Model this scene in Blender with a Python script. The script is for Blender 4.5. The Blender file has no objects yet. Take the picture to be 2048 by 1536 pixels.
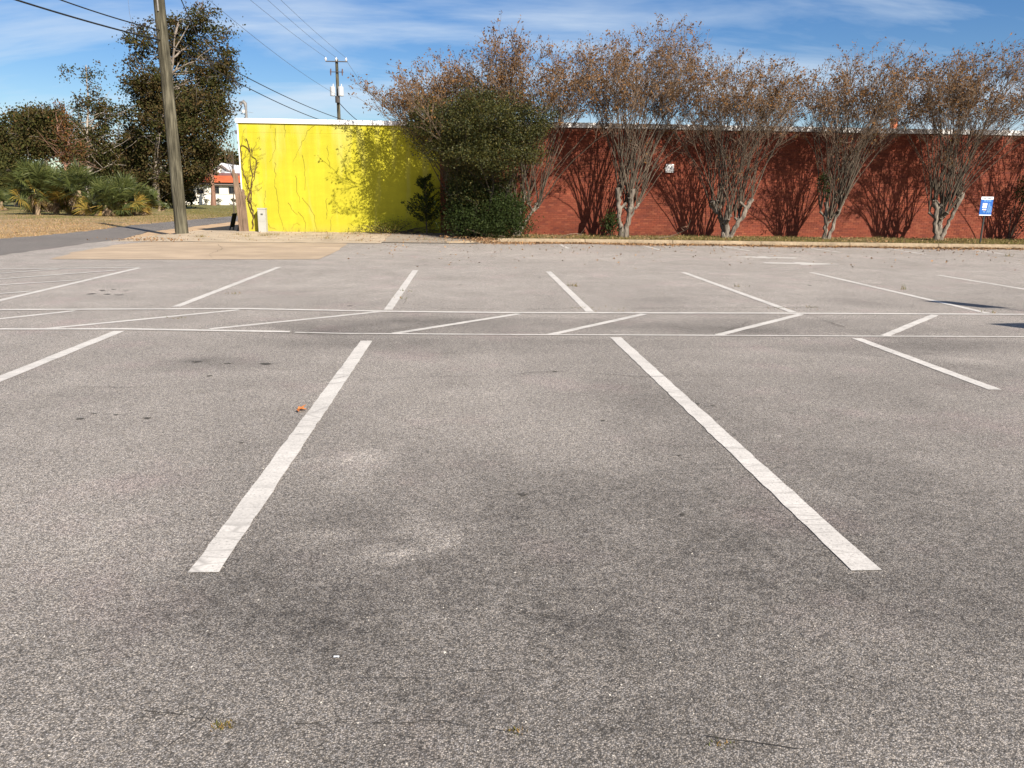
import bpy, math, random
import numpy as np
from mathutils import Vector, Matrix

C = bpy.context.scene.collection
SC = bpy.context.scene

# ------------------------------------------------------------------ camera
FPX, PITCH, YAW, ROLL, CAMH = 1560.0, math.radians(13.4), math.radians(3.25), math.radians(0.7), 1.507
_fw = np.array([math.sin(YAW) * math.cos(PITCH), math.cos(YAW) * math.cos(PITCH), -math.sin(PITCH)])
_rt = np.array([math.cos(YAW), -math.sin(YAW), 0.0])
_up = np.cross(_rt, _fw)
_r2 = math.cos(ROLL) * _rt + math.sin(ROLL) * _up
_u2 = -math.sin(ROLL) * _rt + math.cos(ROLL) * _up
cam_d = bpy.data.cameras.new('camera')
cam = bpy.data.objects.new('camera', cam_d)
C.objects.link(cam)
cam_d.sensor_width = 36.0
cam_d.lens = 36.0 * FPX / 2048.0
cam_d.clip_end = 5000
cam_d.clip_start = 0.05
m = Matrix(((_r2[0], _u2[0], -_fw[0], 0), (_r2[1], _u2[1], -_fw[1], 0), (_r2[2], _u2[2], -_fw[2], CAMH), (0, 0, 0, 1)))
cam.matrix_world = m
SC.camera = cam

# ------------------------------------------------------------------ sky, sun, exposure
SUN_AZ, SUN_EL = math.radians(180 - 33), math.radians(34)      # clockwise from +Y
w = bpy.data.worlds.new('World')
SC.world = w
w.use_nodes = True
nt = w.node_tree
nt.nodes.clear()
def wn(t, **k):
    n = nt.nodes.new(t)
    for a, b in k.items(): setattr(n, a, b)
    return n
sky = wn('ShaderNodeTexSky')
sky.sky_type = 'NISHITA'
sky.sun_disc = False
sky.sun_elevation = SUN_EL
sky.sun_rotation = SUN_AZ
sky.air_density = 1.0
sky.dust_density = 0.25
sky.ozone_density = 3.0
tc = wn('ShaderNodeTexCoord')
sep = wn('ShaderNodeSeparateXYZ')
nt.links.new(tc.outputs['Generated'], sep.inputs[0])
zz = wn('ShaderNodeMath', operation='ADD'); zz.inputs[1].default_value = 0.22
zm = wn('ShaderNodeMath', operation='MAXIMUM'); zm.inputs[1].default_value = 0.0
nt.links.new(sep.outputs[2], zm.inputs[0]); nt.links.new(zm.outputs[0], zz.inputs[0])
dx = wn('ShaderNodeMath', operation='DIVIDE'); dy = wn('ShaderNodeMath', operation='DIVIDE')
nt.links.new(sep.outputs[0], dx.inputs[0]); nt.links.new(zz.outputs[0], dx.inputs[1])
nt.links.new(sep.outputs[1], dy.inputs[0]); nt.links.new(zz.outputs[0], dy.inputs[1])
cmb = wn('ShaderNodeCombineXYZ')
nt.links.new(dx.outputs[0], cmb.inputs[0]); nt.links.new(dy.outputs[0], cmb.inputs[1])
mp = wn('ShaderNodeMapping')
mp.inputs['Rotation'].default_value = (0, 0, 0.5)
mp.inputs['Scale'].default_value = (0.6, 2.2, 1)
nt.links.new(cmb.outputs[0], mp.inputs[0])
n1 = wn('ShaderNodeTexNoise')
n1.inputs['Scale'].default_value = 1.15
n1.inputs['Detail'].default_value = 7
n1.inputs['Roughness'].default_value = 0.56
n1.inputs['Distortion'].default_value = 0.35
nt.links.new(mp.outputs[0], n1.inputs['Vector'])
rmp = wn('ShaderNodeValToRGB')
rmp.color_ramp.elements[0].position = 0.43; rmp.color_ramp.elements[0].color = (0, 0, 0, 1)
rmp.color_ramp.elements[1].position = 0.70; rmp.color_ramp.elements[1].color = (0.88, 0.88, 0.88, 1)
nt.links.new(n1.outputs[0], rmp.inputs[0])
mx = wn('ShaderNodeMixRGB')
mx.inputs[2].default_value = (7.0, 7.9, 8.9, 1)
hsv = wn('ShaderNodeHueSaturation'); hsv.inputs['Saturation'].default_value = 1.33; hsv.inputs['Hue'].default_value = 0.512; hsv.inputs['Value'].default_value = 1.0
nt.links.new(sky.outputs[0], hsv.inputs['Color'])
nt.links.new(rmp.outputs[0], mx.inputs[0]); nt.links.new(hsv.outputs[0], mx.inputs[1])
bg = wn('ShaderNodeBackground'); bg.inputs[1].default_value = 0.056
wo = wn('ShaderNodeOutputWorld')
nt.links.new(mx.outputs[0], bg.inputs[0]); nt.links.new(bg.outputs[0], wo.inputs[0])

sl = bpy.data.lights.new('sun', 'SUN')
sl.energy = 5.0; sl.angle = math.radians(0.53); sl.color = (1.0, 0.93, 0.82)
sun = bpy.data.objects.new('sun', sl)
C.objects.link(sun)
sd = Vector((math.sin(SUN_AZ) * math.cos(SUN_EL), math.cos(SUN_AZ) * math.cos(SUN_EL), math.sin(SUN_EL)))
sun.rotation_euler = (-sd).to_track_quat('-Z', 'Y').to_euler()
sun.location = (30, -40, 40)
vs = SC.view_settings
vs.view_transform = 'Standard'; vs.look = 'None'; vs.gamma = 1.0; vs.exposure = 0.95
vs.use_curve_mapping = False

# ------------------------------------------------------------------ pixel helpers (photograph pixels, 2048 wide)
def ray(x, y):
    return _fw + (x - 1024) / FPX * _r2 - (y - 768) / FPX * _u2
def G(x, y, z=0.0):                       # where the ray meets the level z
    d = ray(x, y); p = d * ((z - CAMH) / d[2])
    return np.array([p[0], p[1], z])
def WY(x, y, Y):                          # point of the ray at depth Y
    d = ray(x, y); p = d * (Y / d[1])
    return np.array([p[0], p[1], p[2] + CAMH])
def PXM(Y): return FPX / Y                # pixels per metre, roughly

# ------------------------------------------------------------------ materials
MATS = {}
def mat(name, col, rough=0.8, spec=0.3, noise=None, bump=None, island=None, metal=0.0, transl=0.0, objrand=None):
    """noise: (scale, amount, detail); island: list of colours picked per loose piece; bump: (scale, strength, distance)"""
    if name in MATS: return MATS[name]
    mt = bpy.data.materials.new(name); mt.use_nodes = True
    t = mt.node_tree; b = t.nodes['Principled BSDF']
    b.inputs['Roughness'].default_value = rough
    b.inputs['Specular IOR Level'].default_value = spec
    b.inputs['Metallic'].default_value = metal
    co = t.nodes.new('ShaderNodeTexCoord')
    out = None
    if island:
        g = t.nodes.new('ShaderNodeNewGeometry'); r = t.nodes.new('ShaderNodeValToRGB')
        src = g.outputs['Random Per Island']
        if objrand:
            oi = t.nodes.new('ShaderNodeObjectInfo'); ad = t.nodes.new('ShaderNodeMath'); ad.operation = 'ADD'
            fr = t.nodes.new('ShaderNodeMath'); fr.operation = 'FRACT'
            t.links.new(src, ad.inputs[0]); t.links.new(oi.outputs['Random'], ad.inputs[1]); t.links.new(ad.outputs[0], fr.inputs[0])
            src = fr.outputs[0]
        e = r.color_ramp.elements
        while len(e) < len(island): e.new(0.5)
        for i, c in enumerate(island):
            e[i].position = i / max(1, len(island) - 1); e[i].color = (*c, 1)
        t.links.new(src, r.inputs[0]); out = r.outputs[0]
    else:
        rgb = t.nodes.new('ShaderNodeRGB'); rgb.outputs[0].default_value = (*col, 1); out = rgb.outputs[0]
    if noise:
        lst = noise if isinstance(noise, list) else [noise]
        for (sc, am, de) in lst:
            nz = t.nodes.new('ShaderNodeTexNoise'); nz.inputs['Detail'].default_value = de
            if isinstance(sc, (tuple, list)):
                mpn = t.nodes.new('ShaderNodeMapping'); mpn.inputs['Scale'].default_value = sc
                t.links.new(co.outputs['Object'], mpn.inputs[0]); t.links.new(mpn.outputs[0], nz.inputs['Vector']); nz.inputs['Scale'].default_value = 1
            else:
                nz.inputs['Scale'].default_value = sc; t.links.new(co.outputs['Object'], nz.inputs['Vector'])
            mr = t.nodes.new('ShaderNodeMapRange')
            mr.inputs['From Min'].default_value = 0.28; mr.inputs['From Max'].default_value = 0.72
            mr.inputs['To Min'].default_value = 1 - am; mr.inputs['To Max'].default_value = 1 + am
            t.links.new(nz.outputs[0], mr.inputs[0])
            vm = t.nodes.new('ShaderNodeVectorMath'); vm.operation = 'SCALE'
            t.links.new(out, vm.inputs[0]); t.links.new(mr.outputs[0], vm.inputs['Scale']); out = vm.outputs[0]
    t.links.new(out, b.inputs['Base Color'])
    if bump:
        nz = t.nodes.new('ShaderNodeTexNoise'); nz.inputs['Detail'].default_value = 4
        if isinstance(bump[0], (tuple, list)):
            mpn = t.nodes.new('ShaderNodeMapping'); mpn.inputs['Scale'].default_value = bump[0]
            t.links.new(co.outputs['Object'], mpn.inputs[0]); t.links.new(mpn.outputs[0], nz.inputs['Vector']); nz.inputs['Scale'].default_value = 1
        else:
            nz.inputs['Scale'].default_value = bump[0]; t.links.new(co.outputs['Object'], nz.inputs['Vector'])
        bp = t.nodes.new('ShaderNodeBump'); bp.inputs['Strength'].default_value = bump[1]; bp.inputs['Distance'].default_value = bump[2]
        t.links.new(nz.outputs[0], bp.inputs['Height']); t.links.new(bp.outputs[0], b.inputs['Normal'])
    if transl:
        tr = t.nodes.new('ShaderNodeBsdfTranslucent'); ms = t.nodes.new('ShaderNodeMixShader'); ms.inputs[0].default_value = transl
        t.links.new(out, tr.inputs['Color']); t.links.new(b.outputs[0], ms.inputs[1]); t.links.new(tr.outputs[0], ms.inputs[2])
        t.links.new(ms.outputs[0], t.nodes['Material Output'].inputs['Surface'])
    MATS[name] = mt
    return mt

def asphalt(name, base, tone_attr=False, warm=(1.0, 0.91, 0.82)):
    mt = bpy.data.materials.new(name); mt.use_nodes = True
    t = mt.node_tree; b = t.nodes['Principled BSDF']
    b.inputs['Roughness'].default_value = 0.88; b.inputs['Specular IOR Level'].default_value = 0.25
    co = t.nodes.new('ShaderNodeTexCoord')
    def noise(sc, de, ro=0.6):
        n = t.nodes.new('ShaderNodeTexNoise'); n.inputs['Scale'].default_value = sc; n.inputs['Detail'].default_value = de
        n.inputs['Roughness'].default_value = ro; t.links.new(co.outputs['Object'], n.inputs['Vector']); return n.outputs[0]
    def mrange(s, a, b_, c, d):
        n = t.nodes.new('ShaderNodeMapRange'); t.links.new(s, n.inputs[0])
        for i, v in enumerate((a, b_, c, d)): n.inputs[i + 1].default_value = v
        return n.outputs[0]
    def mul(a, b_):
        n = t.nodes.new('ShaderNodeMath'); n.operation = 'MULTIPLY'; t.links.new(a, n.inputs[0]); t.links.new(b_, n.inputs[1]); return n.outputs[0]
    fine = noise(290, 2.5, 0.75)
    vor = t.nodes.new('ShaderNodeTexVoronoi'); vor.inputs['Scale'].default_value = 185; t.links.new(co.outputs['Object'], vor.inputs['Vector'])
    sepc = t.nodes.new('ShaderNodeSeparateColor'); t.links.new(vor.outputs['Color'], sepc.inputs[0])
    stone = mrange(sepc.outputs[0], 0.0, 1.0, 0.42, 1.58)
    gap = mrange(vor.outputs['Distance'], 0.25, 0.62, 1.08, 0.42)
    f = mul(mrange(fine, 0.3, 0.7, 0.55, 1.42), mul(stone, gap))
    f = mul(f, mrange(noise(38, 3), 0.3, 0.7, 0.82, 1.18))
    f = mul(f, mrange(noise(1.3, 5), 0.3, 0.7, 0.90, 1.10))
    f = mul(f, mrange(noise(0.28, 3), 0.3, 0.7, 0.91, 1.09))
    if tone_attr:
        at = t.nodes.new('ShaderNodeAttribute'); at.attribute_name = 'tone'
        # wear and tone break up over the stones instead of fading evenly
        k1_ = mul(mrange(noise(16, 5, 0.7), 0.3, 0.7, 0.62, 1.38), mrange(noise(2.2, 4, 0.6), 0.3, 0.7, 0.72, 1.28)); one = t.nodes.new('ShaderNodeMath'); one.operation = 'SUBTRACT'; t.links.new(at.outputs['Fac'], one.inputs[0]); one.inputs[1].default_value = 1.0
        ad_ = t.nodes.new('ShaderNodeMath'); ad_.operation = 'ADD'; t.links.new(mul(one.outputs[0], k1_), ad_.inputs[0]); ad_.inputs[1].default_value = 1.0
        f = mul(f, ad_.outputs[0])
        # dust-filled pale scuffs and small dark oil drips
        f = mul(f, mrange(noise(2.6, 7, 0.65), 0.60, 0.72, 1.0, 1.14))
        f = mul(f, mrange(noise(3.1, 6, 0.6), 0.30, 0.40, 0.84, 1.0))
        f = mul(f, mrange(noise(11, 3, 0.5), 0.23, 0.28, 0.62, 1.0))
    # pinkish and greyish patches of aggregate
    r = t.nodes.new('ShaderNodeMixRGB')
    r.inputs[1].default_value = (*(base * x for x in warm), 1)
    r.inputs[2].default_value = (base * 1.10, base * 0.92, base * 0.86, 1)
    t.links.new(mrange(noise(0.9, 4), 0.55, 0.72, 0, 0.8), r.inputs[0])
    hue = t.nodes.new('ShaderNodeMixRGB'); hue.blend_type = 'MULTIPLY'; hue.inputs[0].default_value = 0.28
    t.links.new(r.outputs[0], hue.inputs[1])
    hr = t.nodes.new('ShaderNodeValToRGB'); he = hr.color_ramp.elements
    he[0].color = (0.62, 0.66, 0.8, 1); he[1].color = (1.2, 1.0, 0.75, 1); t.links.new(sepc.outputs[1], hr.inputs[0]); t.links.new(hr.outputs[0], hue.inputs[2])
    vm = t.nodes.new('ShaderNodeVectorMath'); vm.operation = 'SCALE'
    t.links.new(hue.outputs[0], vm.inputs[0]); t.links.new(f, vm.inputs['Scale']); t.links.new(vm.outputs[0], b.inputs['Base Color'])
    bp = t.nodes.new('ShaderNodeBump'); bp.inputs['Strength'].default_value = 0.55; bp.inputs['Distance'].default_value = 0.004
    h = t.nodes.new('ShaderNodeMath'); h.operation = 'SUBTRACT'; t.links.new(fine, h.inputs[0]); t.links.new(vor.outputs['Distance'], h.inputs[1])
    t.links.new(h.outputs[0], bp.inputs['Height']); t.links.new(bp.outputs[0], b.inputs['Normal'])
    MATS[name] = mt
    return mt

def paint_mat():
    """traffic paint: worn through to the asphalt in scratches and thin cracks"""
    mt = mat('line_paint', (0.51, 0.475, 0.435), 0.75, 0.3, noise=[(5, 0.10, 4), (1.3, 0.08, 3), (60, 0.12, 3)], bump=(130, 0.3, 0.004))
    t = mt.node_tree; b = t.nodes['Principled BSDF']; co = t.nodes.new('ShaderNodeTexCoord')
    old = b.inputs['Base Color'].links[0].from_socket
    # thin transverse cracks
    mpn = t.nodes.new('ShaderNodeMapping'); mpn.inputs['Scale'].default_value = (2.2, 13, 1); mpn.inputs['Rotation'].default_value = (0, 0, 0.12)
    t.links.new(co.outputs['Object'], mpn.inputs[0])
    vo = t.nodes.new('ShaderNodeTexVoronoi'); vo.feature = 'DISTANCE_TO_EDGE'; vo.inputs['Scale'].default_value = 1
    nz = t.nodes.new('ShaderNodeTexNoise'); nz.inputs['Scale'].default_value = 3; t.links.new(co.outputs['Object'], nz.inputs['Vector'])
    mxv = t.nodes.new('ShaderNodeMixRGB'); mxv.inputs[0].default_value = 0.25; t.links.new(mpn.outputs[0], mxv.inputs[1]); t.links.new(nz.outputs['Color'], mxv.inputs[2])
    t.links.new(mxv.outputs[0], vo.inputs['Vector'])
    cr = t.nodes.new('ShaderNodeMapRange'); t.links.new(vo.outputs['Distance'], cr.inputs[0])
    for i, v in enumerate((0.0, 0.045, 0.5, 0.0)): cr.inputs[i + 1].default_value = v
    pn = t.nodes.new('ShaderNodeTexNoise'); pn.inputs['Scale'].default_value = 1.1; pn.inputs['Detail'].default_value = 2; t.links.new(co.outputs['Object'], pn.inputs['Vector'])
    pr = t.nodes.new('ShaderNodeMapRange'); t.links.new(pn.outputs[0], pr.inputs[0])
    for i, v in enumerate((0.34, 0.56, 0.0, 1.0)): pr.inputs[i + 1].default_value = v
    m1 = t.nodes.new('ShaderNodeMath'); m1.operation = 'MULTIPLY'; t.links.new(cr.outputs[0], m1.inputs[0]); t.links.new(pr.outputs[0], m1.inputs[1])
    # worn grains
    wn_ = t.nodes.new('ShaderNodeTexNoise'); wn_.inputs['Scale'].default_value = 90; wn_.inputs['Detail'].default_value = 3; t.links.new(co.outputs['Object'], wn_.inputs['Vector'])
    wr = t.nodes.new('ShaderNodeMapRange'); t.links.new(wn_.outputs[0], wr.inputs[0])
    for i, v in enumerate((0.58, 0.70, 0.0, 0.6)): wr.inputs[i + 1].default_value = v
    mm = t.nodes.new('ShaderNodeMath'); mm.operation = 'MAXIMUM'; t.links.new(m1.outputs[0], mm.inputs[0]); t.links.new(wr.outputs[0], mm.inputs[1])
    mx_ = t.nodes.new('ShaderNodeMixRGB'); mx_.inputs[2].default_value = (0.17, 0.155, 0.14, 1)
    t.links.new(mm.outputs[0], mx_.inputs[0]); t.links.new(old, mx_.inputs[1]); t.links.new(mx_.outputs[0], b.inputs['Base Color'])
    return mt

# ------------------------------------------------------------------ mesh builder
class MB:
    def __init__(s): s.v = []; s.q = []; s.t = []; s.qm = []; s.tm = []; s.n = 0
    def add(s, verts, faces, mi=0):
        v = np.asarray(verts, float).reshape(-1, 3); s.v.append(v)
        f = np.asarray(faces, int) + s.n; s.n += len(v)
        if f.shape[1] == 4: s.q.append(f); s.qm.append(np.full(len(f), mi))
        else: s.t.append(f); s.tm.append(np.full(len(f), mi))
        return s
    def box(s, a, b, mi=0):
        x0, y0, z0 = a; x1, y1, z1 = b
        v = [(x0, y0, z0), (x1, y0, z0), (x1, y1, z0), (x0, y1, z0), (x0, y0, z1), (x1, y0, z1), (x1, y1, z1), (x0, y1, z1)]
        return s.add(v, [(0, 3, 2, 1), (4, 5, 6, 7), (0, 1, 5, 4), (1, 2, 6, 5), (2, 3, 7, 6), (3, 0, 4, 7)], mi)
    def poly(s, pts, mi=0):                 # fan-triangulated polygon
        k = len(pts)
        return s.add(pts, [(0, i, i + 1) for i in range(1, k - 1)], mi)
    def tube(s, pts, rad, k=5, mi=0, cap=False):
        p = np.asarray(pts, float); n = len(p)
        r = np.broadcast_to(np.asarray(rad, float), (n,))
        d = np.empty_like(p); d[1:-1] = p[2:] - p[:-2]; d[0] = p[1] - p[0]; d[-1] = p[-1] - p[-2]
        d /= np.linalg.norm(d, axis=1)[:, None] + 1e-9
        ref = np.array([1.0, 0.13, 0.07]) if abs(d[:, 0]).mean() < 0.8 else np.array([0.1, 0.2, 1.0])
        u = np.cross(d, ref); u /= np.linalg.norm(u, axis=1)[:, None] + 1e-9
        w_ = np.cross(d, u)
        a = np.arange(k) * 2 * math.pi / k
        ring = p[:, None, :] + r[:, None, None] * (np.cos(a)[None, :, None] * u[:, None, :] + np.sin(a)[None, :, None] * w_[:, None, :])
        i = np.arange(n - 1)[:, None] * k; j = np.arange(k)[None, :]; j2 = (j + 1) % k
        f = np.stack([i + j, i + j2, i + k + j2, i + k + j], -1).reshape(-1, 4)
        base = s.n
        s.add(ring.reshape(-1, 3), f, mi)
        if cap:
            s.add(np.vstack([ring[-1], p[-1][None]]), [(q, (q + 1) % k, k) for q in range(k)], mi)
            s.add(np.vstack([ring[0], p[0][None]]), [((q + 1) % k, q, k) for q in range(k)], mi)
        return s
    def leaves(s, pos, size, rng, aspect=0.5, up=0.0, mi=0, dirs=None):
        pos = np.asarray(pos, float); n = len(pos)
        if n == 0: return s
        a = rng.normal(size=(n, 3)) if dirs is None else np.asarray(dirs) + rng.normal(size=(n, 3)) * 0.35
        a[:, 2] += up
        a /= np.linalg.norm(a, axis=1)[:, None] + 1e-9
        b = np.cross(a, rng.normal(size=(n, 3))); b /= np.linalg.norm(b, axis=1)[:, None] + 1e-9
        L = (size * rng.uniform(0.6, 1.35, n))[:, None]; W_ = L * aspect * 0.5
        v = np.stack([pos, pos + a * L * 0.45 + b * W_, pos + a * L, pos + a * L * 0.45 - b * W_], 1).reshape(-1, 3)
        f = np.arange(4 * n).reshape(-1, 4)
        return s.add(v, f, mi)
    def mesh(s, name, mats, smooth=False):
        me = bpy.data.meshes.new(name)
        v = np.vstack(s.v) if s.v else np.zeros((0, 3))
        q = np.vstack(s.q) if s.q else np.zeros((0, 4), int); t = np.vstack(s.t) if s.t else np.zeros((0, 3), int)
        me.vertices.add(len(v)); me.vertices.foreach_set('co', v.ravel())
        me.loops.add(q.size + t.size); me.loops.foreach_set('vertex_index', np.concatenate([q.ravel(), t.ravel()]).astype(np.int32))
        np_ = len(q) + len(t); me.polygons.add(np_)
        st = np.concatenate([np.arange(len(q)) * 4, q.size + np.arange(len(t)) * 3]).astype(np.int32)
        me.polygons.foreach_set('loop_start', st)
        try: me.polygons.foreach_set('loop_total', np.concatenate([np.full(len(q), 4), np.full(len(t), 3)]).astype(np.int32))
        except Exception: pass
        mi = np.concatenate([np.concatenate(s.qm) if s.qm else np.zeros(0, int), np.concatenate(s.tm) if s.tm else np.zeros(0, int)]).astype(np.int32)
        for m_ in (mats if isinstance(mats, (list, tuple)) else [mats]): me.materials.append(m_)
        me.polygons.foreach_set('material_index', mi)
        me.polygons.foreach_set('use_smooth', np.full(np_, bool(smooth)))
        me.update(calc_edges=True); me.validate()
        return me
    def build(s, name, mats, parent=None, smooth=False, **props):
        return link(name, s.mesh(name, mats, smooth), parent, **props)

def link(name, data, parent=None, **props):
    o = bpy.data.objects.new(name, data); C.objects.link(o)
    if parent is not None:
        o.parent = parent
        o.matrix_parent_inverse = Matrix.Translation(-parent.location) if parent.parent is None else Matrix.Identity(4)
    for k_, v_ in props.items(): o[k_] = v_
    return o
def thing(name, label, cat, loc, group=None):
    o = bpy.data.objects.new(name, None); C.objects.link(o); o.location = loc; o.empty_display_size = 0.3
    o['label'] = label; o['category'] = cat
    if group: o['group'] = group
    return o

RNG = np.random.default_rng(7)

# ------------------------------------------------------------------ ground, lot, road
WALL_Y = 30.6
STRIP_Z = 0.15
def slope_z(y): return float(np.interp(y, [26.4, 30.6, 34], [0.012, 0.17, 0.17]))

def ground_mat():
    mt = mat('lawn', (0.20, 0.16, 0.07), 0.95, 0.1, noise=[(9, 0.25, 5), (0.8, 0.22, 4)], bump=(14, 0.8, 0.05))
    t = mt.node_tree; b = t.nodes['Principled BSDF']; co = t.nodes.new('ShaderNodeTexCoord')
    old = b.inputs['Base Color'].links[0].from_node
    src = old
    # find the first colour socket feeding the chain and replace it with a mix of straw and green
    rgb = [n for n in t.nodes if n.type == 'RGB'][0]
    tgt = [l for l in t.links if l.from_node == rgb][0].to_socket
    mx_ = t.nodes.new('ShaderNodeMixRGB'); mx_.inputs[1].default_value = (0.30, 0.205, 0.115, 1); mx_.inputs[2].default_value = (0.135, 0.13, 0.045, 1)
    sp = t.nodes.new('ShaderNodeSeparateXYZ'); t.links.new(co.outputs['Object'], sp.inputs[0])
    nz = t.nodes.new('ShaderNodeTexNoise'); nz.inputs['Scale'].default_value = 0.16; nz.inputs['Detail'].default_value = 4; t.links.new(co.outputs['Object'], nz.inputs['Vector'])
    mr = t.nodes.new('ShaderNodeMapRange'); t.links.new(nz.outputs[0], mr.inputs[0])
    for i, v in enumerate((0.3, 0.7, -22, 22)): mr.inputs[i + 1].default_value = v
    ad = t.nodes.new('ShaderNodeMath'); ad.operation = 'ADD'; t.links.new(sp.outputs[1], ad.inputs[0]); t.links.new(mr.outputs[0], ad.inputs[1])
    m2 = t.nodes.new('ShaderNodeMapRange'); t.links.new(ad.outputs[0], m2.inputs[0])
    for i, v in enumerate((42, 78, 0.0, 0.9)): m2.inputs[i + 1].default_value = v
    t.links.new(m2.outputs[0], mx_.inputs[0]); t.links.new(mx_.outputs[0], tgt)
    return mt
g = MB()
nx = 40
xs = np.concatenate([[-2500, -600, -200], np.linspace(-90, 60, 40), [200, 600, 2500]])
ys = np.concatenate([[-600, -100], np.linspace(-20, 150, 50), [300, 900, 3500]])
X, Y = np.meshgrid(xs, ys); Z = np.full_like(X, -0.03)
idx = np.arange(X.size).reshape(X.shape)
g.add(np.stack([X, Y, Z], -1).reshape(-1, 3), np.stack([idx[:-1, :-1], idx[:-1, 1:], idx[1:, 1:], idx[1:, :-1]], -1).reshape(-1, 4))
ground = g.build('ground', ground_mat(), kind='structure')

# parking lot: grid with a tone attribute (oil stains, scrubbed patches, paler with distance), all placed on the ground
ax = np.concatenate([[-12.6, -12.0], np.arange(-11.2, 22, 0.1), [23, 26, 30, 36, 45]])
ay = np.concatenate([[-14, -8, -3, 0, 1.0], np.arange(1.4, 13, 0.07), np.arange(13, 27.4, 0.13), [27.45]])
X, Y = np.meshgrid(ax, ay)
tone = np.ones_like(X)
def stain(px, py, rx, ry, s, rot=0.0):
    """soft patch round the ground point under a photo pixel; s<0 darker, s>0 paler"""
    c = G(px, py); a = abs(G(px + rx, py)[0] - c[0]); b_ = abs(G(px, max(430, py - ry))[1] - G(px, py + ry)[1]) / 2
    u = (X - c[0]); v = (Y - c[1])
    u, v = u * math.cos(rot) + v * math.sin(rot), -u * math.sin(rot) + v * math.cos(rot)
    wob = 0.22 * np.sin(u * 3.1 / a + 1.7 * v / b_ + px) + 0.16 * np.sin(v * 4.3 / b_ - u / a + py)
    d = np.sqrt((u / a) ** 2 + (v / b_) ** 2) * (1 + wob)
    tone[...] *= 1 + s * np.exp(-d ** 2.6)
for a in [(1150, 1130, 800, 330, -0.30), (480, 1200, 300, 120, -0.13), (1650, 1010, 420, 260, -0.20), (1250, 985, 300, 80, -0.12), (720, 1060, 190, 60, -0.12),
          (1900, 900, 260, 180, -0.10), (640, 1220, 380, 90, -0.10), (1500, 790, 420, 60, -0.06), (800, 650, 190, 15, -0.30), (960, 640, 330, 9, -0.15),
          (660, 660, 110, 10, -0.28), (760, 684, 260, 14, -0.20), (1250, 690, 520, 22, -0.10), (1560, 650, 300, 13, -0.22), (1480, 660, 100, 8, -0.18), (1850, 690, 190, 22, -0.28),
          (1240, 655, 220, 9, -0.15), (1720, 605, 70, 10, -0.20), (1340, 600, 50, 8, -0.18), (430, 725, 90, 14, -0.20), (390, 722, 30, 6, -0.22), (1950, 740, 160, 40, -0.14),
          (1330, 740, 60, 26, -0.06), (530, 728, 20, 3, -0.3), (1960, 610, 80, 10, -0.15), (1700, 1180, 420, 100, -0.07),
          (650, 1070, 45, 12, 0.7), (860, 1060, 70, 22, 0.55), (790, 1110, 60, 16, 0.8), (890, 1085, 35, 10, 0.75), (720, 915, 60, 18, 0.42), (700, 960, 40, 30, 0.24), (1860, 920, 50, 15, 0.14),
          (150, 1080, 260, 90, 0.08), (320, 1150, 25, 70, 0.16), (260, 1320, 160, 60, 0.08), (960, 712, 40, 6, 0.14), (1490, 705, 80, 9, 0.14), (1940, 722, 70, 9, 0.25), (1790, 830, 60, 10, 0.15), (740, 1340, 500, 60, 0.05),
          (1500, 560, 500, 26, 0.05), (600, 560, 500, 24, 0.07), (900, 510, 500, 10, 0.07), (1500, 512, 500, 8, 0.06)]:
    stain(*a)
# faint curved tyre tracks
for (cx_, cy_, r0, wd, s_) in [(-5.2, 15.0, 2.3, 0.10, -0.10), (-5.2, 15.0, 3.8, 0.12, -0.09), (3, 22, 7.2, 0.16, -0.07), (3, 22, 8.8, 0.16, -0.06), (-8, 24, 7.4, 0.16, -0.07), (-8, 24, 5.9, 0.14, -0.06), (2.0, 6.2, 1.6, 0.1, -0.06), (5, 3, 4.2, 0.2, -0.06)]:
    rr = np.hypot(X - cx_, (Y - cy_) * 1.25); an = np.arctan2(Y - cy_, X - cx_)
    tone *= 1 + s_ * np.exp(-((rr - r0) / wd) ** 2) * (0.55 + 0.45 * np.sin(an * 2 + cx_))
tone *= np.interp(Y, [1.4, 2.2, 3.2, 5, 8, 11, 18, 27], [0.82, 0.84, 0.93, 0.99, 0.98, 1.06, 1.13, 1.15])  # darker at the near edge, paler towards the kerb
Z = np.zeros_like(X)
idx = np.arange(X.size).reshape(X.shape)
g = MB().add(np.stack([X, Y, Z], -1).reshape(-1, 3), np.stack([idx[:-1, :-1], idx[:-1, 1:], idx[1:, 1:], idx[1:, :-1]], -1).reshape(-1, 4))
lot = g.build('parking_lot', asphalt('lot_asphalt', 0.40, True), kind='structure')
at = lot.data.attributes.new('tone', 'FLOAT', 'POINT'); at.data.foreach_set('value', np.clip(tone, 0.25, 1.5).ravel().astype(np.float32))

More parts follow.
